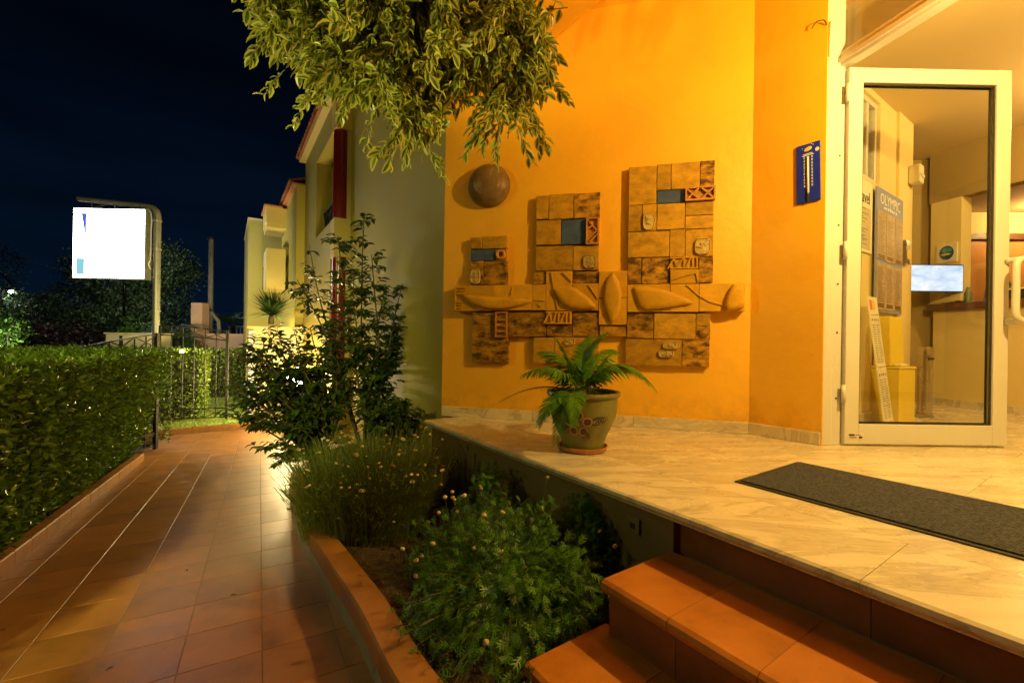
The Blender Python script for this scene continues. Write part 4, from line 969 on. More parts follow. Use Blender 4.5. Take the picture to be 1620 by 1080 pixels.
# emblem plate on the pier
em = thing('emblem_plaque', 'framed plaque with a round blue and green emblem on the reception pier', 'plaque', M=FR @ T(.11, -.02, .9))
MB().boxb(.03, -.014, .84, .20, -.0045, 1.03, FR).build('plate', m_paper, em, bevel=.002)
el = lambda rx, rz, cx, cz: [(cx + rx * math.cos(t), cz + rz * math.sin(t)) for t in np.linspace(0, 6.283, 25)[:-1]]
def disc(poly, y, mat, nm): MB().prism(poly, 0, .0012, FR @ T(0, -y, 0) @ RX).build(nm, mat, em)
disc(el(.060, .068, .115, .935), .0145, M_basic('emblem_blue', (.03, .08, .22), .5, .1, 5, 0), 'emblem')
disc(el(.042, .026, .118, .958), .0162, M_basic('emblem_teal', (.06, .30, .34), .5, .1, 5, 0), 'emblem')
disc([(.065, .925), (.125, .930), (.160, .922), (.13, .912), (.08, .912)], .0162, m_plasticy, 'emblem')
# things on the counter top
CT = .436
def onctr(x, y, z=0): return FR @ Vector((x, y, CT + z))
br = thing('brochure_stack', 'fanned colourful brochures on the left end of the reception counter', 'brochures', onctr(.08, .0))
for k, cc_ in enumerate(((.70, .66, .55), (.20, .32, .12), (.62, .55, .16), (.30, .34, .40))):
    MB().boxb(-.02 + k * .045, -.045 + k * .004, CT + .001 + k * .006, .10 + k * .045, .12, CT + .006 + k * .006, FR @ T(.05, 0, 0) @ Matrix.Rotation(k * .03, 4, 'Z') @ T(-.05, 0, 0)).build('brochure', M_basic('brochure_print', cc_, .5, .4, 30, 0), br)
bo = thing('green_bottle', 'small green bottle on the reception counter beside the screen', 'bottle', onctr(.25, .06))
MB().lathe([(.001, 0), (.028, 0), (.03, .01), (.03, .09), (.012, .12), (.012, .15), (.001, .15)], 16, FR @ T(.25, .06, CT + .001)).build('bottle', M_basic('bottle_green', (.10, .14, .08), .2, .1, 5, 0), bo, autosmooth=40)
pf = thing('photo_frame', 'dark framed picture standing on the reception counter', 'picture frame', onctr(.40, .12))
FPF = FR @ T(.33, .12, CT + .002) @ Matrix.Rotation(R(-12), 4, 'X')
MB().boxb(0, 0, 0, .15, .012, .19, FPF).build('frame', m_wood, pf); MB().boxb(.012, -.002, .012, .138, -.0003, .178, FPF).build('picture', M_basic('picture_print', (.30, .26, .20), .5, .6, 20, 0), pf)
bg_ = thing('dark_handbag', 'dark slouching bag on the reception counter beside the framed picture', 'bag', onctr(.5, .1))
MB().pillow([(-.09, 0), (.08, 0), (.09, .05), (.06, .14), (.0, .17), (-.03, .10), (-.10, .05)][::-1], .07, FR @ T(.50, .12, CT + .002) @ RX).build('body', m_black, bg_, smooth=True)
MB().tube([FR @ Vector((.47, .09, CT + .13)), FR @ Vector((.50, .08, CT + .21)), FR @ Vector((.55, .09, CT + .13))], .008, 8).build('strap', m_black, bg_, smooth=True)
ct = thing('card_terminal', 'low black box device on the right part of the reception counter', 'device', onctr(.62, .05))
MB().boxb(.57, .0, CT + .001, .80, .10, CT + .085, FR).build('body', m_black, ct, bevel=.006); MB().boxb(.565, -.005, CT + .0855, .805, .105, CT + .1, FR).build('lid', m_plasticw, ct, bevel=.004)

# ------------------------------------------------------------------ lit sign on a bent pole
SG = thing('lit_sign', 'overexposed white lit sign box hanging from a bent steel pole beyond the hedge', 'sign', (-6.42, 8.0, -1.55))
ang = frame((-6.34, 8.0, .08), (-1.39, -.03))          # local x to the left along the sign
cp_ = [(0, 0, -1.6), (0, 0, 2.06), (.02, 0, 2.14), (.06, 0, 2.19), (.13, 0, 2.215), (1.38, 0, 2.33)]
MB().tube([ang @ Vector(p) for p in cp_], [.058, .056, .054, .05, .047, .043], 16).build('pole', m_steel, SG, autosmooth=50)
SB = ang @ Matrix.Rotation(R(2.0), 4, 'Y')
FACE = M_emit('sign_light', (.90, .96, 1.0), 18)
sbx = MB().boxb(.155, -.075, .92, 1.40, .075, 2.15, ang).build('sign_box', m_steel, SG)
MB().boxb(.165, .0755, .93, 1.39, .080, 2.14, ang).build('sign_face', FACE, sbx); MB().boxb(.165, -.080, .93, 1.39, -.0755, 2.14, ang).build('sign_face', FACE, sbx)
MB().add([(1.255, .0815, 2.06), (1.165, .0815, 2.06), (1.165, .0815, 1.68), (1.195, .0815, 1.72)], [(0, 1, 2, 3)], ang).build('sign_print', M_emit('sign_blue_wedge', (.10, .14, .60), 1.0), sbx)
MB().add([(1.205, .0815, 1.66), (1.165, .0815, 1.66), (1.165, .0815, 1.38), (1.18, .0815, 1.44)], [(0, 1, 2, 3)], ang).build('sign_print', M_emit('sign_cyan', (.28, .66, .74), 1.0), sbx)
MB().add([(1.335, .0815, 1.27), (1.19, .0815, 1.27), (1.19, .0815, .98), (1.335, .0815, .98)], [(0, 1, 2, 3)], ang).build('sign_print', M_emit('sign_cyan_square', (.28, .66, .74), 1.0), sbx)
b = MB()
for x0, x1 in ((.3, .75), (1.2, .75)): b.bar(ang @ Vector((x0, 0, 2.15)), ang @ Vector((x1, 0, 2.285)), .016)
for x0 in (.35, .75, 1.15): b.bar(ang @ Vector((x0, 0, 2.15)), ang @ Vector((x0, 0, 2.23 + (x0 - .1) * .09)), .014)
b.build('hanger', m_steel, SG)
MB().tube([ang @ Vector(p) for p in catmull([(.30, .02, 2.09), (.22, .03, 2.16), (.10, .05, 2.13), (.065, .05, 2.0), (.07, .05, 1.8), (.075, .05, 1.3), (.10, .06, 1.2), (.075, .05, 1.1)], 4)], .012, 8).build('cable', m_whiteprint, SG, smooth=True)
for z in (.35, 1.45, 1.95): MB().lathe([(.058, z), (.068, z), (.068, z + .03), (.058, z + .03)], 16, ang).build('clamp_ring', m_steel, SG)

# ------------------------------------------------------------------ hedges
m_hedge = M_leaf('hedge_leaf', (.11, .20, .018), None, .25, .25, .6)
m_hedge_far = M_leaf('far_hedge_leaf', (.14, .20, .02), None, .5, .3, .4)
def hedge(label, c0, c1, s0, s1, zt, zb, n, size, mat, group, lean=0.0):
    ctr = P((c0 + c1) / 2, (s0 + s1) / 2); h = thing('hedge', label, 'hedge', (ctr.x, ctr.y, zb), group=group)
    b = MB(); d = .10
    pc = [PN * c + PD * s for c, s in ((c0 + d, s0 + d), (c1 - d, s0 + d), (c1 - d, s1 - d), (c0 + d, s1 - d))]
    cs_ = [(c0 + d, s0 + d), (c1 - d - lean, s0 + d), (c1 - d - lean, s1 - d), (c0 + d, s1 - d)]; ct_ = [(c0 + d, s0 + d), (c1 - d, s0 + d), (c1 - d, s1 - d), (c0 + d, s1 - d)]
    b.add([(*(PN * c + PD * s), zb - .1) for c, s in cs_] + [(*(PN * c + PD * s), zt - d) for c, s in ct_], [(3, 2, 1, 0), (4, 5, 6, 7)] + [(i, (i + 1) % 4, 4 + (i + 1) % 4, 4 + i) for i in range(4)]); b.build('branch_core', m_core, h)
    A = dict(front=(s1 - s0) * (zt - zb), top=(s1 - s0) * (c1 - c0), end=(c1 - c0) * (zt - zb), near=(c1 - c0) * (zt - zb)); tot = sum(A.values())
    pos = []; dr = []
    def lump(a, b_): return .020 * np.sin(a * 4.1 + 1.3) * np.cos(b_ * 5.3) + .012 * np.sin(a * 11 + b_ * 9)
    for f, ar in A.items():
        m = int(n * ar / tot); u = RNG.random(m); v = RNG.random(m); w = RNG.normal(0, .016, m) - np.abs(RNG.normal(0, .035, m)); rnd = RNG.normal(0, .75, (m, 3))
        if f == 'front': s = s0 + u * (s1 - s0); z = zb + v * (zt - zb); c = c1 + w + lump(s, z) - .06 * np.clip((zb + .25 - z) / .25, 0, 1) - lean * (zt - z) / (zt - zb); nr = (1, 0, .45)
        elif f == 'top': s = s0 + u * (s1 - s0); c = c0 + v * (c1 - c0); z = zt + w * .8 + lump(s, c) * .5; nr = (0, 0, 1)
        elif f == 'end': c = c0 + u * (c1 - c0); z = zb + v * (zt - zb); s = s1 + w + lump(c, z); nr = (0, 1, .3)
        else: c = c0 + u * (c1 - c0); z = zb + v * (zt - zb); s = s0 - w - lump(c, z); nr = (0, -1, .3)
        pos.append(np.stack([PN.x * c + PD.x * s, PN.y * c + PD.y * s, z], 1))
        nv = np.array((PN.x * nr[0] + PD.x * nr[1], PN.y * nr[0] + PD.y * nr[1], nr[2])); dr.append(rnd + nv * .9)
    pos = np.concatenate(pos); dr = np.concatenate(dr)
    leaves('foliage', mat, 'simple', pos, dr, RNG.normal(0, .7, pos.shape) + (0, 0, .6), RNG.uniform(*size, len(pos)), h)
    sh_ = []; sd_ = []
    for _ in range(n // 330):
        c = RNG.uniform(c0, c1); s = RNG.uniform(s0, s1); p = np.array((*(PN * c + PD * s), zt - .02)); ax = RNG.normal(0, .25, 3) + (0, 0, 1); l = RNG.uniform(.03, .085)
        for j in range(6): sh_.append(p + ax * l * j / 5); sd_.append(RNG.normal(0, .7, 3) + (0, 0, .5))
    leaves('shoot', mat, 'simple', np.array(sh_), np.array(sd_), RNG.normal(0, .5, (len(sh_), 3)) + (0, 0, .5), RNG.uniform(size[0] * .8, size[1] * .8, len(sh_)), h)
    m = n // 60; k = RNG.choice(len(pos), m)
    b = MB()
    for i in k:
        p = Vector(pos[i]); d = Vector(dr[i]).normalized(); b.bar(p - d * .10, p + d * .02, .0035)
    tw = b.build('twig', m_stem, h); tw['kind'] = 'stuff'
    return h
hedge('long clipped green hedge along the left kerb of the tiled path', -2.75, -.97, 1.6, 7.15, -.168, -1.36, 66000, (.028, .052), m_hedge, 'clipped hedges', .25)
hedge('clipped hedge standing on the lawn behind the closed gate leaf', -3.4, -.86, 9.7, 10.4, -.33, -1.5, 9000, (.05, .08), m_hedge_far, 'clipped hedges')
hedge('farthest clipped hedge across the lawn before the pink wall', -3.6, 1.2, 13.0, 13.6, -.34, -1.6, 9000, (.07, .11), m_hedge_far, 'clipped hedges')

# ------------------------------------------------------------------ iron gate leaves
def gate(label, A, B, zb, zt, arch, nb):
    A = Vector(A); B = Vector(B); g = thing('gate_leaf', label, 'gate', (A.x, A.y, zb), group='iron gate leaves')
    L = (B - A).length; M = frame((A.x, A.y, 0), B - A)
    top = lambda x: zt + arch * math.sin(math.pi * (.5 * x / L)) if arch >= 0 else zt + arch * (x / L) ** 1.3
    MB().boxb(-.02, -.02, zb, .02, .02, top(0) + .02, M).build('frame_post', m_iron, g); MB().boxb(L - .015, -.015, zb + .02, L + .015, .015, top(L), M).build('frame_post', m_iron, g)
    rails = lambda f, nm: [b.bar(M @ Vector((x0, 0, f(x0))), M @ Vector((x0 + L / 8, 0, f(x0 + L / 8))), .018) for x0 in np.arange(8) * L / 8]
    for f in (top, lambda x: top(x) - .16): b = MB(); rails(f, ''); b.build('curved_rail', m_iron, g)
    for z in (zb + .03, zb + .19, zb + .62):
        MB().boxb(.0, -.008, z, L, .008, z + .018, M).build('cross_rail', m_iron, g)
    for k in range(1, nb): x = L * k / nb; MB().tube([M @ Vector((x, 0, zb + .04)), M @ Vector((x, 0, top(x)))], .0075, 8).build('bar', m_iron, g)
    b = MB()
    for k in range(nb // 2):
        x0, x1 = L * 2 * k / nb, L * (2 * k + 2) / nb
        b = MB().bar(M @ Vector((x0, 0, zb + .05)), M @ Vector((x1, 0, zb + .19)), .010).bar(M @ Vector((x1, 0, zb + .05)), M @ Vector((x0, 0, zb + .19)), .010)
        b.build('cross_brace', m_iron, g)
        MB().bar(M @ Vector((x0, 0, top(x0) - .16)), M @ Vector((x1, 0, top(x1))), .010).bar(M @ Vector((x1, 0, top(x1) - .16)), M @ Vector((x0, 0, top(x0))), .010).build('cross_brace', m_iron, g)
    b = MB()
    b.bar(M @ Vector((0, 0, zb + .64)), M @ Vector((L / nb, 0, zb + .80)), .010).bar(M @ Vector((0, 0, zb + .80)), M @ Vector((L / nb, 0, zb + .64)), .010).boxb(0, -.006, zb + .80, L / nb, .006, zb + .815, M)
    b.build('cross_brace', m_iron, g)
    return g
gate('closed black iron gate leaf with arched top standing on the lawn kerb', (-5.02, 7.93), (-5.97, 7.62), -1.445, .10, .08, 6)
gate('open black iron gate leaf swung back against the end of the long hedge', (-4.36, 5.52), (-4.36, 4.54), -1.385, .02, -.15, 6)

# ------------------------------------------------------------------ plants in the bed
def twigs(name, mat, base_pts, parent, r=.004): pass
def shrub_leaves(targets, per, size, spread, mat, parent, kind='oval', parts=0, droop=.25):
    pos = []; dr = []; up = []
    for p in targets:
        for _ in range(per):
            pos.append(np.array(p) + RNG.normal(0, spread, 3)); d = RNG.normal(0, 1, 3); d[2] -= droop; dr.append(d); up.append(RNG.normal(0, .5, 3) + (0, 0, 1))
    return np.array(pos), np.array(dr), np.array(up)
m_bush = M_leaf('shrub_leaf', (.065, .115, .018), None, .3, .45, .45)
m_bushy = M_leaf('yellowing_leaf', (.35, .20, .03), None, .4, .3, .3)
OVM = [leaf_mesh('leaf', m_bush, 'oval', np.zeros((1, 3)), np.array([[0, 1., 0]]), np.array([[0, 0, 1.]]), np.ones(1), tone=np.array([t])) for t in (.05, .25, .5, .75, .98)]
def stem_plant(name, label, cat, base, tips, twn, lps, size, mat, group=None, nparts=0, lo=.25, r0=.011, tlen=(.08, .2)):
    base = Vector(base); t = thing(name, label, cat, base, group=group); pos = []; dr = []; up = []; tb_ = MB()
    for tip in tips:
        tip = Vector(tip); root = base + Vector((random.uniform(-.07, .07), random.uniform(-.07, .07), 0))
        mid = root.lerp(tip, .5) + Vector((random.uniform(-.08, .08), random.uniform(-.08, .08), .10))
        c = [root, root.lerp(mid, .5) + Vector((random.uniform(-.02, .02), random.uniform(-.02, .02), 0)), mid, mid.lerp(tip, .5) + Vector((random.uniform(-.03, .03), random.uniform(-.03, .03), .03)), tip]
        cs_ = [Vector(q) for q in catmull([tuple(q) for q in c], 5)]; m = len(cs_)
        MB().tube(cs_, [r0 * (1 - .8 * i / m) + .0012 for i in range(m)], 7).build('stem', m_bark, t, smooth=True)
        for _ in range(twn):
            f = random.uniform(lo, 1) ** .8; p = cs_[min(int(f * (m - 1)), m - 1)]
            d = Vector(RNG.normal(0, 1, 3)); d.z = abs(d.z) * .5 + .05; d.normalize(); l = random.uniform(*tlen) * (1.25 - .6 * f)
            q = p + d * l; tb_.tube([p, p.lerp(q, .5) + Vector((0, 0, .01)), q], [.003, .002, .001], 4)
            for k in range(lps):
                u = (k + 1) / lps; pp = p.lerp(q, u); sd = d.cross(Vector((0, 0, 1))); sd = sd.normalized() if sd.length > .1 else Vector((1, 0, 0))
                s = 1 if k % 2 else -1
                pos.append(pp); dr.append(d * .6 + sd * s * random.uniform(.5, 1) + Vector((0, 0, random.uniform(-.7, .15)))); up.append(Vector((random.uniform(-.3, .3), random.uniform(-.3, .3), 1)))
    o = tb_.build('twig', m_stem, t); o['kind'] = 'stuff'
    pos = np.array(pos); dr = np.array(dr); up = np.array(up); sz_ = RNG.uniform(*size, len(pos))
    key = np.argsort(np.linalg.norm(pos, axis=1)); pk = set(key[:nparts].tolist())
    for i in pk: inst(random.choice(OVM), 'leaf', t, leaf_matrix(pos[i], dr[i], up[i], sz_[i]))
    rest = [i for i in range(len(pos)) if i not in pk]
    leaves('foliage', mat, 'oval', pos[rest], dr[rest], up[rest], sz_[rest], t)
    return t
stem_plant('tall_shrub', 'tall open shrub with thin upright stems in front of the olive wall', 'shrub', (-1.30, 4.22, -1.16),
           [(-1.40, 4.2, 1.17), (-1.34, 4.25, .80), (-1.02, 4.15, .52), (-1.84, 4.05, .84), (-1.92, 4.0, .52), (-1.62, 4.15, .95), (-1.06, 4.2, .06), (-1.20, 4.25, .50), (-1.55, 4.0, .30), (-1.75, 4.2, .15), (-1.12, 4.05, -.25), (-1.45, 4.1, .62), (-1.02, 4.3, .30), (-1.30, 4.0, -.05)],
           34, 7, (.052, .09), m_bush, 'shrubs by the path', 110, .22)
tips = []
for k in range(36):
    a = random.uniform(0, 6.283); e_ = random.uniform(-.25, 1.0); r = random.uniform(.6, 1)
    tips.append((-1.86 + .52 * r * math.cos(a) * math.cos(e_ * .9), 4.0 + .42 * r * math.sin(a) * math.cos(e_ * .9), -.62 + .62 * math.sin(e_ * 1.4) * r))
tips = [(x - .13, y, z) for x, y, z in tips]
tips += [(-2.32, 3.9, -.42), (-2.28, 3.95, -.25), (-1.85, 3.45, -1.0), (-1.78, 3.4, -.92), (-2.0, 3.6, -.9), (-2.1, 3.75, -.75), (-1.7, 3.6, -.75), (-2.25, 4.1, .0), (-2.42, 4.0, -.35), (-2.38, 3.9, -.55), (-2.2, 3.8, -.65), (-2.15, 4.1, .05), (-1.8, 4.0, .1), (-2.45, 4.15, -.15), (-2.42, 4.1, -.05), (-2.3, 4.2, .06), (-2.05, 4.2, .1), (-2.5, 4.05, -.42), (-2.4, 3.85, -.68), (-1.55, 4.0, -.2), (-1.6, 3.9, -.45), (-1.9, 3.9, -.2), (-2.0, 3.8, -.4)]
stem_plant('leafy_shrub', 'dense low leafy shrub spilling over the planter coping onto the path', 'shrub', (-1.66, 4.02, -1.16), tips, 12, 7, (.05, .088), m_bush, 'shrubs by the path', 130, .35, .009)
tips = [(-1.0 + random.uniform(-.18, .18), 3.75 + random.uniform(-.3, .3), -.75 + random.uniform(-.2, .35)) for _ in range(11)]
stem_plant('shade_shrub', 'dark leafy shrub growing in the shade under the olive wall corner', 'shrub', (-1.0, 3.75, -1.16), tips, 16, 7, (.05, .08), m_bush, 'shrubs by the path', 20, .3, .007)

# grey green button flower bush
m_sage = M_leaf('grey_green_needle', (.18, .24, .04), None, .7, .3, .4)
m_dflower = M_basic('dry_flower', (.40, .30, .12), .8, .4, 60, .2, objv=.3); m_wflower = M_basic('pale_flower', (.62, .52, .26), .7, .2, 60, .1, objv=.2); m_yflower = M_basic('yellow_petal', (.75, .45, .03), .6, .1, 20, 0)
def flower_mesh(kind):
    b = MB()
    if kind == 'button': b.lathe([(.001, -.006), (.006, -.004), (.009, .001), (.007, .005), (.001, .007)], 9)
    else:
        b.lathe([(.001, -.003), (.0055, -.001), (.005, .004), (.001, .0055)], 9)
        for k in range(9):
            a = k * 2 * math.pi / 9; c, s = math.cos(a), math.sin(a); b.add([(c * .004, s * .004, 0), (c * .012 - s * .004, s * .012 + c * .004, .0015), (c * .018, s * .018, -.001), (c * .012 + s * .004, s * .012 - c * .004, .0015)], [(0, 3, 2, 1)])
    return b
BTN = flower_mesh('button').mesh('flower', m_dflower, smooth=True); BTW = flower_mesh('button').mesh('flower', m_wflower, smooth=True); DSW = flower_mesh('daisy').mesh('flower', m_wflower); DSY = flower_mesh('daisy').mesh('flower', m_yflower)
sg = thing('button_flower_bush', 'grey green bush of upright stems topped with dry pale button flowers', 'plant', (-.86, 2.62, -1.0))
b = MB(); pos = []; dr = []; fl = []
for k in range(2100):
    a = random.uniform(0, 6.283); r = math.sqrt(random.random()); skirt = k > 1500; r = random.uniform(.8, 1.08) if skirt else r; bx, by = -.80 + .33 * r * math.cos(a), 2.58 + .34 * r * math.sin(a)
    lean = r * .58; h = random.uniform(.16, .36) if skirt else random.uniform(.38, .60) * (1.0 - .30 * r * r); z0_ = sz(bx, by)
    ex, ey = bx + math.cos(a) * lean * h * .62 + random.gauss(0, .03), by + math.sin(a) * lean * h * .55 + random.gauss(0, .03); tip = Vector((ex, ey, z0_ + h)); rt_ = Vector((bx, by, z0_)); md = rt_.lerp(tip, .5) + Vector((-math.cos(a) * .02, -math.sin(a) * .02, .03))
    b.tube([rt_, md, tip], [.0017, .0014, .0009], 3, False)
    for _ in range(9):
        u = random.uniform(.1, .92); p = rt_.lerp(md, u * 2) if u < .5 else md.lerp(tip, u * 2 - 1); pos.append(p); d = (tip - md).normalized(); dr.append(Vector(RNG.normal(0, .6, 3)) + d)
    if random.random() < (.02 if skirt else .075): fl.append(tip)
o = b.build('flower_stem', m_sage, sg); o['kind'] = 'stuff'
me_at = o.data.attributes.new('tone', 'FLOAT', 'POINT'); me_at.data.foreach_set('value', RNG.random(len(o.data.vertices)).astype(np.float32))
leaves('foliage', m_sage, 'blade', np.array(pos), np.array(dr), RNG.normal(0, 1, (len(pos), 3)), RNG.uniform(.025, .05, len(pos)), sg)
for p in fl[:190]: inst(random.choice((BTN, BTN, BTW, DSW)), 'flower', sg, Matrix.Translation(p) @ Matrix.Rotation(random.uniform(-.6, .6), 4, 'X') @ Matrix.Rotation(random.uniform(-.6, .6), 4, 'Y') @ Matrix.Scale(random.uniform(.7, 1.15), 4))
# feathery green daisy bush
m_daisy = M_leaf('daisy_leaf', (.09, .24, .018), None, .45, .35, .55)
ds = thing('daisy_bush', 'low feathery bright green daisy bush with small yellow buds beside the steps', 'plant', (.02, 1.75, -1.0))
pos = []; dr = []; up = []; b = MB(); DC = Vector((.02, 1.80, -1.02))
for k in range(1450):
    a = random.uniform(0, 6.283); e_ = math.asin(random.uniform(.02, 1)); r = random.uniform(.55, 1.04) * (1 + .13 * math.sin(3 * a + 1) + .10 * math.sin(7 * a))
    dv_ = Vector((.49 * math.cos(a) * math.cos(e_), .62 * math.sin(a) * math.cos(e_), .35 * math.sin(e_))); tip = DC + dv_ * r
    lim = FE.inverted() @ tip
    if lim.y > -.03 and tip.z < ZF - .02: tip -= Vector((.82, .572, 0)) * (lim.y + .03)
    if lim.x > 2.0 and lim.y > -.62: continue
    n_ = dv_.normalized(); root = DC.lerp(tip, .5)
    b.tube([root, root.lerp(tip, .5) + Vector((0, 0, .02)), tip], [.0022, .0016, .001], 4, False)
    for j in range(7):
        u = .35 + .65 * j / 6; p = root.lerp(tip, u); th = j * 2.4 + k; s1_ = n_.cross(Vector((0, 0, 1))); s1_ = s1_.normalized() if s1_.length > .1 else Vector((1, 0, 0)); s2_ = n_.cross(s1_)
        pos.append(p); dr.append(n_ * .7 + (s1_ * math.cos(th) + s2_ * math.sin(th)) * .8 + Vector((0, 0, .1))); up.append(n_ + Vector((0, 0, .3)))
o = b.build('stalk', m_stem, ds); o['kind'] = 'stuff'
leaves('foliage', m_daisy, 'lobed', np.array(pos), np.array(dr), np.array(up), RNG.uniform(.028, .052, len(pos)), ds)
for k in range(32):
    a = random.uniform(0, 6.283); e_ = math.asin(random.uniform(.25, 1)); dv_ = Vector((.40 * math.cos(a) * math.cos(e_), .50 * math.sin(a) * math.cos(e_), .335 * math.sin(e_))); p = DC + dv_ * .95; d = (dv_.normalized() + Vector((random.uniform(-.5, .5), random.uniform(-.5, .5), .9))).normalized(); q = p + d * random.uniform(.06, .16)
    if (FE.inverted() @ q).y > -.05 or ((FE.inverted() @ q).x > 1.98 and (FE.inverted() @ q).y > -.62): continue
    MB().tube([p, p.lerp(q, .5) + Vector((random.uniform(-.012, .012), random.uniform(-.012, .012), .008)), q], [.0013, .001, .0009], 5).build('flower_stalk', m_stem, ds)
    inst(DSY if k == 17 else random.choice((BTN, BTN, BTN, BTW)), 'flower', ds, Matrix.Translation(q) @ Matrix.Rotation(random.uniform(-.7, .7), 4, 'X') @ Matrix.Rotation(random.uniform(-.7, .7), 4, 'Y') @ Matrix.Scale(random.uniform(.8, 1.15), 4))
for lb, bx, by, n_ in (('small daisy seedling clump against the shaded wall below the flower pot', -.10, 2.32, 60), ('dark daisy clump in the wall corner beside the top step', .34, 1.90, 70)):
    t = thing('daisy_clump', lb, 'plant', (bx, by, -1.0), group='small daisy clumps'); pos = []; dr = []; b = MB()
    for k in range(n_):
        a = random.uniform(0, 6.283); q = Vector((bx + .10 * math.cos(a) * random.random(), by + .10 * math.sin(a) * random.random(), random.uniform(-.86, -.68))); b.tube([(bx, by, -1.02), q], [.002, .001], 4, False)
        for j in range(6): pos.append(q + Vector(RNG.normal(0, .02, 3))); dr.append(RNG.normal(0, .7, 3) + (0, 0, .5))
    b.build('stalk', m_stem, t); leaves('foliage', m_daisy, 'lobed', np.array(pos), np.array(dr), RNG.normal(0, .4, (len(pos), 3)) + (0, 0, 1), RNG.uniform(.03, .05, len(pos)), t)

# ------------------------------------------------------------------ variegated tree hanging over the path
m_var = M_leaf('variegated_leaf', (.10, .17, .015), (.50, .46, .09), .33, .40, .45, .44)
VAR = [leaf_mesh('leaf', m_var, 'oval', np.zeros((1, 3)), np.array([[0, 1., 0]]), np.array([[0, 0, 1.]]), np.ones(1), tone=np.array([t])) for t in (.05, .25, .5, .75, .98)]
TB = Vector((-1.95, .55, -1.15))
TR = thing('overhanging_tree', 'variegated cream edged leafy tree hanging over the path from above', 'tree', TB)
limbs = [[TB, (-1.95, .58, .2), (-1.85, .65, 1.2), (-1.6, .85, 1.95), (-1.2, 1.2, 2.25), (-.7, 1.6, 2.05), (-.35, 1.8, 1.75)], [(-1.6, .85, 1.95), (-1.2, 1.5, 2.2), (-.85, 1.85, 1.8), (-.72, 1.95, 1.45)], [(-1.2, 1.2, 2.25), (-.5, 1.4, 2.2), (-.05, 1.65, 1.8), (.08, 1.8, 1.4)], [(-.7, 1.6, 2.05), (-.5, 1.75, 1.5), (-.43, 1.8, 1.05)]]
for k, l in enumerate(limbs):
    c = catmull([tuple(q) for q in l], 6); m = len(c); r0 = (.085, .04, .035, .022)[k]
    MB().tube([Vector(q) for q in c], [r0 * (1 - .75 * i / m) for i in range(m)], 12).build('trunk' if k == 0 else 'limb', m_bark, TR, smooth=True)
BL = [((-.80, 1.90, 1.50), (.40, .34, .34), 300), ((-.68, 1.85, 1.24), (.31, .30, .21), 240), ((-.42, 1.75, 1.22), (.34, .30, .28), 330), ((-.12, 1.82, 1.28), (.26, .26, .24), 165), ((-.40, 1.80, .93), (.11, .11, .16), 70),
      ((.04, 1.92, 1.18), (.13, .14, .19), 80), ((-.06, 1.92, 1.02), (.07, .07, .10), 16), ((-.90, 1.95, 1.32), (.22, .22, .18), 120), ((-.6, 1.8, 1.05), (.22, .2, .08), 60), ((-.45, 1.7, 1.9), (.7, .5, .45), 190), ((-1.1, 1.3, 2.2), (.6, .5, .4), 120), ((-.25, 1.83, 1.04), (.13, .13, .07), 30)]
pos = []; dr = []; up = []; b = MB()
for ctr, rad, n in BL:
    for _ in range(n):
        d = RNG.normal(0, 1, 3); d /= np.linalg.norm(d); r = RNG.uniform(.45, 1.0) ** .6
        tip = np.array(ctr) + d * np.array(rad) * r * RNG.uniform(.95, 1.10); ax = d * .6 + RNG.normal(0, .45, 3) + (0, 0, -.5); ax /= np.linalg.norm(ax); l = RNG.uniform(.08, .18); p0 = tip - ax * l
        b.tube([p0, (p0 + tip) / 2 + (0, 0, .006), tip], [.0022, .0016, .001], 4, False)
        sd = np.cross(ax, RNG.normal(0, 1, 3)); sd /= np.linalg.norm(sd); s2_ = np.cross(ax, sd)
        for j in range(9):
            u = (j + 1) / 9; a = j * 2.4
            pos.append(p0 + ax * l * u); dv_ = ax * .75 + (sd * math.cos(a) + s2_ * math.sin(a)) * RNG.uniform(.5, 1.1) + (0, 0, -.25); dr.append(dv_); up.append(-ax * .6 + (0, 0, .8) + RNG.normal(0, .3, 3))
for _ in range(60):                                          # long loose sprays hanging out of the crown
    ctr, rad, n = BL[RNG.integers(0, 9)]; a = RNG.uniform(0, 6.283)
    p0 = np.array(ctr) + np.array((rad[0] * .75 * math.cos(a), rad[1] * .75 * math.sin(a), -rad[2] * RNG.uniform(.1, .75))); ax = np.array((math.cos(a) * .8, math.sin(a) * .8, 0)) + RNG.normal(0, .3, 3) + (0, 0, -.55); ax /= np.linalg.norm(ax); l = RNG.uniform(.07, .17)
    c = [p0 + ax * l * t + np.array((0, 0, -.35 * l * t * t)) for t in np.linspace(0, 1, 5)]; b.tube(c, [.0022, .002, .0016, .0012, .0008], 4, False)
    sd = np.cross(ax, RNG.normal(0, 1, 3)); sd /= np.linalg.norm(sd); s2_ = np.cross(ax, sd)
    for j in range(11):
        t = .2 + .8 * j / 10; a2 = j * 2.4; pos.append(p0 + ax * l * t + np.array((0, 0, -.35 * l * t * t))); dr.append(ax * .8 + (sd * math.cos(a2) + s2_ * math.sin(a2)) * RNG.uniform(.5, 1.0) + (0, 0, -.3)); up.append(-ax * .5 + (0, 0, .8) + RNG.normal(0, .3, 3))
o = b.build('twig', m_stem, TR); o['kind'] = 'stuff'
pos = np.array(pos); dr = np.array(dr); up = np.array(up); sz_ = RNG.uniform(.032, .068, len(pos))
pr_ = np.stack([pos[:, 0] / pos[:, 1], pos[:, 2] / pos[:, 1]], 1); vis = np.where((pr_[:, 1] < .75))[0]; key = vis[np.argsort((np.linalg.norm(pos, axis=1) / sz_)[vis])]; pk = set(key[:290].tolist())
for i in pk: inst(random.choice(VAR), 'leaf', TR, leaf_matrix(pos[i], dr[i], up[i], sz_[i]))
rest = [i for i in range(len(pos)) if i not in pk]
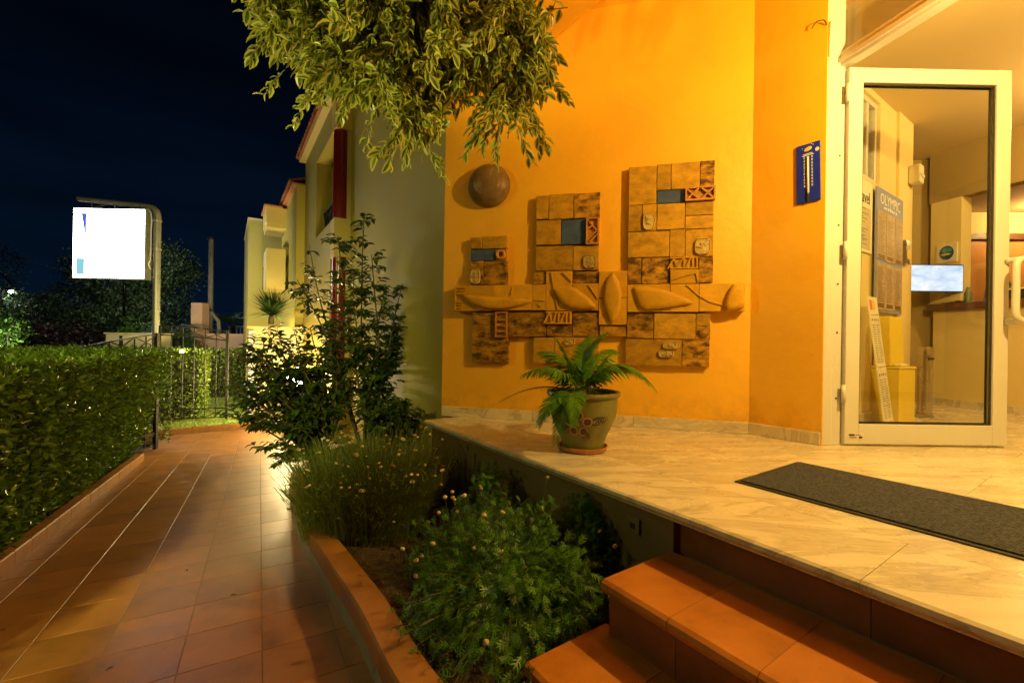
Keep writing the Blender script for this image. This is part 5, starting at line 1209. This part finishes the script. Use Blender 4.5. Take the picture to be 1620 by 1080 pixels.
leaves('foliage', m_var, 'oval', pos[rest], dr[rest], up[rest], sz_[rest], TR)

# ------------------------------------------------------------------ beyond: veranda wall, wings, pink wall, trees, wires, car
vw = thing('veranda_wall', 'low cream veranda wall glowing behind the leafy shrub', 'wall', FF @ Vector((5.75, .7, -1.4)))
MB().boxb(5.70, .205, -1.6, 5.85, 1.06, .155, FF).build('wall_body', m_cream, vw); MB().boxb(5.68, .205, .157, 5.87, 1.09, .20, FF).build('capping', m_cream, vw, bevel=.006); MB().boxb(5.66, .98, -1.6, 5.699, 1.06, .12, FF).build('wall_corner', m_white, vw)
yu = thing('yucca', 'spiky green yucca on top of the low veranda wall', 'plant', FF @ Vector((5.78, .78, .2)))
yp = FF @ Vector((5.78, .72, .40)); n = 230; a = RNG.uniform(0, 6.283, n); e_ = RNG.uniform(-.15, 1.4, n)
MB().lathe([(.05, -.16), (.045, -.05), (.03, .0)], 10, T(*yp)).build('trunk', m_bark, yu)
for i in range(n):
    d = Vector((math.cos(a[i]) * math.cos(e_[i]), math.sin(a[i]) * math.cos(e_[i]), math.sin(e_[i])))
    if i == 0: BLD = [leaf_mesh('leaf', M_leaf('yucca_leaf', (.06, .12, .03), None, .4, .2), 'blade', np.zeros((1, 3)), np.array([[0, 1., 0]]), np.array([[0, 0, 1.]]), np.ones(1), tone=np.array([t])) for t in (.1, .5, .9)]
    inst(BLD[i % 3], 'leaf', yu, leaf_matrix(yp, d, (0, 0, 1) if abs(d.z) < .9 else (1, 0, 0), random.uniform(.40, .56)))
w2 = thing('hotel_wing', 'second stepped wing of the hotel with tiled eave and balcony', 'building', FF @ Vector((7, 0, -1.6)))
MB().boxb(5.803, -1.5, -1.7, 6.9, .34, 2.78, FF).boxb(6.9, -1.5, -1.7, 7.0, .34, 1.0, FF).boxb(6.9, -1.5, 2.05, 8.3, .34, 2.78, FF).boxb(8.2, -1.5, -1.7, 8.3, .34, 2.05, FF).boxb(7.0, -1.5, -1.7, 8.2, .335, 1.0, FF).build('wall', m_olive, w2)
MB().boxb(6.9, -.5, 1.0, 8.2, -.1, 2.05, FF).build('window', m_core, w2)
MB().boxb(7.35, .342, 2.38, 8.29, .72, 2.70, FF).boxb(7.35, .342, 2.28, 8.29, .70, 2.379, FF).build('canopy', m_yellow, w2); ev2 = MB().boxb(5.81, -1.4, 2.782, 8.3, .42, 2.81, FF).boxb(7.3, .425, 2.702, 8.3, .76, 2.73, FF).build('eave', m_rooft, w2)
for k in range(16): inst(rtm, 'roof_tile', ev2, FF @ T(5.9 + k * .155, .10, 2.815))
MB().boxb(7.42, .345, 1.02, 8.28, .70, 1.86, FF).build('balcony', m_yellow, w2)
w3 = thing('end_building', 'plain yellow end wall of the far hotel block closing the row', 'building', FF @ Vector((9.5, 0, -1.6)))
MB().boxb(9.2, -1.5, -1.7, 12, .96, 2.80, FF).build('wall', M_basic('ochre_plaster', (.36, .29, .06), .8, .06, 2, .08), w3); MB().boxb(9.18, -1.5, 2.801, 12, .98, 2.84, FF).build('parapet', m_cream, w3); MB().boxb(9.185, .62, 1.15, 9.1995, .66, 1.7, FF).build('window', m_core, w3)
# pink garden wall with pier and flue pipe
pk_ = thing('pink_wall', 'pale pink garden wall with a taller pier at its left end', 'wall', (-8.4, 13.0, -1.7))
MB().boxb(-8.93, 13.0, -1.8, -6.9, 13.2, .10).build('wall_body', m_pink, pk_); MB().boxb(-9.26, 12.95, -1.8, -8.935, 13.25, .98).build('pier', m_pink, pk_)
fp = thing('flue_pipe', 'tall grey flue pipe rising behind the pink wall pier', 'pipe', (-8.95, 13.5, .5))
MB().tube([(-9.07, 13.5, -.2), (-9.07, 13.5, 2.92)], .07, 14).build('pipe', m_conc, fp, smooth=True); MB().tube([(-9.1, 13.45, .85), (-8.92, 13.4, .66), (-8.74, 13.38, .48), (-8.71, 13.38, .1)], .055, 12).build('elbow', m_conc, fp, smooth=True); MB().lathe([(.11, 0), (.11, .05), (.09, .06)], 14, T(-9.07, 13.5, 2.92)).build('cap', m_iron, fp)
wb = thing('utility_kiosk', 'low cream utility box standing by the street beyond the hedge', 'kiosk', (-9.0, 11.0, -1.7))
MB().boxb(-9.95, 11.0, -1.8, -8.85, 11.7, .04).build('body', m_cream, wb, bevel=.02); MB().boxb(-9.98, 10.98, .042, -8.82, 11.73, .07).build('lid', m_cream, wb); MB().boxb(-9.60, 10.985, -1.6, -9.53, 10.9995, .0).build('door_gap', m_core, wb)
m_carp = M_basic('streak_red_paint', (.35, .015, .015), .25, .05, 4, 0)
car = thing('streak_car', 'added red car beyond the hedge, its roof standing in for a tail light streak', 'car', (-10.9, 14.0, -1.7))  # car put in so its red roof stands for a streak of tail light
MB().prism([(-13.0, -1.45), (-12.95, -.95), (-12.2, -.80), (-11.6, -.27), (-10.0, -.24), (-9.3, -.75), (-8.95, -.85), (-8.9, -1.45)], -.8, .8, T(0, 14.0, .05) @ Matrix.Rotation(math.pi / 2, 4, 'X')).build('body', m_carp, car, bevel=.06)
for x in (-12.2, -9.8):
    for y in (13.22, 14.78):
        w_ = MB().tube([(x, y - .09, -1.43), (x, y + .09, -1.43)], .30, 20).build('wheel', m_black, car, autosmooth=40)
for y in (13.19, 14.80): MB().prism([(-12.0, -.76), (-11.55, -.36), (-10.05, -.34), (-9.5, -.74)], 0, .01, T(0, y + .01, 0) @ Matrix.Rotation(math.pi / 2, 4, 'X')).build('window', m_black, car)
MB().boxb(-8.93, 13.35, -.98, -8.88, 13.65, -.88).build('tail_light', M_emit('tail_light', (1, .03, .02), 2), car)

m_tree = M_leaf('dark_tree_leaf', (.08, .13, .05), None, .5, .2, .5); m_tree2 = M_leaf('lit_tree_leaf', (.10, .22, .02), None, .5, .35, .4); m_redl = M_leaf('red_shrub_leaf', (.05, .015, .015), None, .6, .2, .4); m_palm = M_leaf('palm_leaf', (.08, .15, .05), None, .5, .2, .4)
def bgtree(name, label, base, blobs, n, size, mat, cat='tree', group='trees beyond the hedge'):
    t = thing(name, label, cat, base, group=group); top = Vector(blobs[0][0])
    MB().tube([base, Vector(base).lerp(top, .6), top], [.28 if cat == 'tree' else .05, .2 if cat == 'tree' else .03, .06 if cat == 'tree' else .01], 10).build('trunk', m_bark, t, smooth=True)
    vol = [b_[1][0] * b_[1][1] * b_[1][2] for b_ in blobs]; pos = []
    for (c, r), v in zip(blobs, vol):
        for _ in range(max(1, int(n * v / sum(vol) / 14))):
            d = RNG.normal(0, 1, 3); d /= np.linalg.norm(d); cc_ = np.array(c) + d * np.array(r) * RNG.uniform(.35, 1.0) ** .5; pos.append(cc_ + RNG.normal(0, size[1] * .9, (14, 3)))
        if cat == 'tree':
            MB().tube([Vector(base).lerp(top, .5), c], [.12, .03], 6).build('limb', m_bark, t, smooth=True)
    pos = np.concatenate(pos); leaves('crown', mat, 'simple', pos, RNG.normal(0, 1, pos.shape), RNG.normal(0, .6, pos.shape) + (0, 0, .8), RNG.uniform(*size, len(pos)), t)
def bb(u, v, Y, rx, rz, ry=None): return ((((u - 810) / 711.2 * Y), Y, (532 - v + (u - 810) * .0177 + 8) / 711.2 * Y), (rx, ry or rx, rz))
bgtree('street_tree', 'large dark spreading tree behind the lit sign', (-18.2, 22.0, -1.8), [bb(190, 430, 22, 1.9, 1.5), bb(120, 480, 22, 1.5, 1.0), bb(260, 425, 22, 1.5, 1.2), bb(170, 510, 21.5, 1.9, .8), bb(240, 490, 22, 1.8, 1.1), bb(290, 440, 22.4, .7, 1.0), bb(125, 425, 22.4, .8, .9)], 20000, (.10, .19), m_tree)
bgtree('street_tree', 'darkest tree mass at the left edge behind the wires', (-24.0, 26.0, -1.8), [bb(70, 510, 26, 2.4, 1.4), bb(20, 500, 26, 2.0, 1.5), bb(130, 520, 26, 1.8, 1.0), bb(0, 430, 27, 1.0, 1.6)], 11000, (.12, .22), m_tree)
bgtree('round_shrub', 'small bright green round tree glowing at the left edge of the hedge top', (-13.2, 12.0, -1.8), [bb(10, 520, 12, .42, .34), bb(-10, 530, 12, .5, .4)], 900, (.09, .15), m_tree2, 'shrub', 'shrubs beyond the hedge')
bgtree('red_shrub', 'dark reddish shrub beyond the hedge under the big tree', (-17.0, 17.5, -1.8), [bb(105, 530, 17.5, 1.1, .42), bb(70, 535, 17.5, .8, .35)], 900, (.1, .18), m_redl, 'shrub', 'shrubs beyond the hedge')
bgtree('leafy_shrub', 'green roadside shrub lit beside the sign pole', (-7.6, 12.6, -1.8), [bb(225, 520, 14, .6, .25), bb(285, 545, 12.6, .42, .35), bb(262, 548, 12.6, .35, .3)], 900, (.08, .15), m_tree2, 'shrub', 'shrubs beyond the hedge')
def palm(label, base, ctr, n, L, w):
    t = thing('palm', label, 'palm', base, group='palms beyond the hedge'); c = Vector(ctr)
    MB().tube([base, Vector(base).lerp(c, .5) + Vector((.05, 0, 0)), c], [.16, .13, .12], 10).build('trunk', m_bark, t, smooth=True)
    for k in range(n):
        a = k * 2.4 + random.uniform(-.2, .2); e_ = random.uniform(.1, 1.3); h = Vector((math.cos(a), math.sin(a), 0)); l = L * random.uniform(.85, 1.1)
        frond(c, c + h * l * .5 * math.cos(e_) + Vector((0, 0, l * .65 * math.sin(e_) + .1)), c + h * l * math.cos(e_ * .7) + Vector((0, 0, l * (.75 * math.sin(e_) - .35))), w, m_palm, 26, .25, t)
palm('low palm between the sign pole and the pink wall', (-9.28, 12.4, -1.8), (-9.30, 12.4, -.12), 17, 1.15, .26)
palm('palm crown seen over the top of the pink wall', (-10.5, 17.0, -1.8), (-10.6, 17.0, .42), 16, 1.3, .28)
# neighbour's low balustrade and wires, street lamp, added fill for the big tree, globe lamp
bt = thing('distant_railing', 'pale distant railing under the palm beyond the pink wall', 'railing', (-11, 19, -.2))
MB().boxb(-11.9, 19.0, .42, -9.9, 19.05, .48).boxb(-11.9, 19.0, -.3, -9.9, 19.05, -.24).build('rail', m_steel, bt)
for k in range(12): MB().boxb(-11.85 + k * .17, 19.01, -.24, -11.81 + k * .17, 19.04, .42).build('bar', m_steel, bt)
st = lamp('street_lamp', 'street lamp shining at the left edge of the photograph', 'street lamp', (-27.9, 25.0, 2.25), (.95, 1, .9), 0, .12)
MB().tube([(-28.5, 25.1, -1.9), (-28.5, 25.1, 2.3), (-28.3, 25.05, 2.5), (-27.9, 25.0, 2.5)], .05, 8).build('pole', m_iron, st, smooth=True); MB().boxb(-28.1, 24.88, 2.42, -27.7, 25.12, 2.5).build('head', m_iron, st); MB().lathe([(.001, .05), (.07, .07), (.09, .11), (.07, .16), (.001, .17)], 14, T(-27.9, 25, 2.22)).build('lit_lens', M_emit('street_bulb', (.95, 1, .92), 250), st)
tree_fill = lamp('street_lamp', 'added fill lamp hidden behind the lit sign box to brighten the big tree', 'street lamp', (-15.3, 18.0, 3.1), (.95, 1, .8), 300, .12)  # added lamp, out of sight behind the sign, lights the tree crown
MB().tube([(-15.6, 18.05, -1.9), (-15.6, 18.05, 3.2), (-15.5, 18.03, 3.35), (-15.3, 18.0, 3.38)], .05, 8).build('pole', m_iron, tree_fill, smooth=True); MB().boxb(-15.45, 17.9, 3.3, -15.1, 18.1, 3.38).build('head', m_iron, tree_fill)
gl = lamp('globe_lamp', 'small white globe lamp at the left edge under the bright shrub', 'garden lamp', (-13.15, 11.45, -.30), (1, .95, .8), 0, .08)
MB().lathe([(.001, -.07), (.05, -.05), (.07, 0), (.05, .05), (.001, .07)], 12, T(-13.15, 11.45, -.30)).build('globe', M_emit('globe', (1, .98, .85), 400), gl, smooth=True); MB().tube([(-13.15, 11.45, -1.8), (-13.15, 11.45, -.36)], .03, 8).build('post', m_iron, gl)
gl2 = lamp('garden_spike_lamp', 'tiny bright garden light in front of the pink pier', 'garden lamp', (-7.55, 10.3, -.35), (1, .9, .6), 0, .05)
MB().tube([(-7.55, 10.3, -1.6), (-7.55, 10.3, -.40)], .02, 8).build('post', m_iron, gl2); MB().lathe([(.001, -.05), (.04, 0), (.001, .05)], 10, T(-7.55, 10.3, -.35)).build('globe', M_emit('spike_globe', (1, .82, .45), 1300), gl2, smooth=True)
for lb, a, c, sag in (('highest sagging overhead wire left of the sign', (-33, 28, 5.4), (-11, 30, 1.2), .7), ('straightest middle overhead wire behind the street lamp', (-33, 28, 2.1), (-9, 30, 2.0), .35), ('lowest sagging overhead wire above the bright shrub', (-33, 28, 1.6), (-12, 30, -1.0), .5)):
    w_ = thing('overhead_wire', lb, 'wire', a, group='overhead wires'); a = Vector(a); c = Vector(c)
    MB().tube([a.lerp(c, t) - Vector((0, 0, sag * 4 * t * (1 - t))) for t in np.linspace(0, 1, 14)], .016, 6).build('cable', m_steel, w_)
m_dead = M_leaf('dead_leaf', (.11, .06, .02), None, .7, .1, .4)
DEAD = leaf_mesh('leaf_blade', m_dead, 'oval', np.zeros((1, 3)), np.array([[0, 1., 0]]), np.array([[0, 0, 1.]]), np.ones(1), tone=np.array([.4]))
for (c, s), lb in zip(((-.95, 2.62), (-.86, 2.50), (-.42, 2.0), (-.30, 2.75), (-.75, 4.1), (-.10, 2.35)),
                    ('dry leaf lying closest to the left kerb tiles', 'dry leaf just right of the leaf beside the left kerb', 'dry leaf lowest in the picture on the path tiles', 'dry leaf in the middle of the path, left of the flower bush', 'farthest dry leaf on the path beside the long hedge', 'dry leaf on the path tiles in front of the planter wall')):
    p = P(c, s, .006); t = thing('fallen_leaf', lb, 'leaf', p, group='fallen leaves on the path')
    inst(DEAD, 'blade', t, leaf_matrix(p, (random.uniform(-1, 1), random.uniform(-1, 1), .02), (0, 0, 1), random.uniform(.018, .034)))
wc = thing('loose_cable', 'short loose cable end curling out of the wall beside the door frame', 'cable', FW2 @ Vector((.37, -.005, 1.86)))
MB().tube([FW2 @ Vector(q) for q in catmull([(.398, -.004, 1.84), (.385, -.018, 1.868), (.35, -.022, 1.872), (.325, -.014, 1.852)], 5)], .003, 6).build('cable', m_core, wc, smooth=True)
print('objects', len(bpy.data.objects))
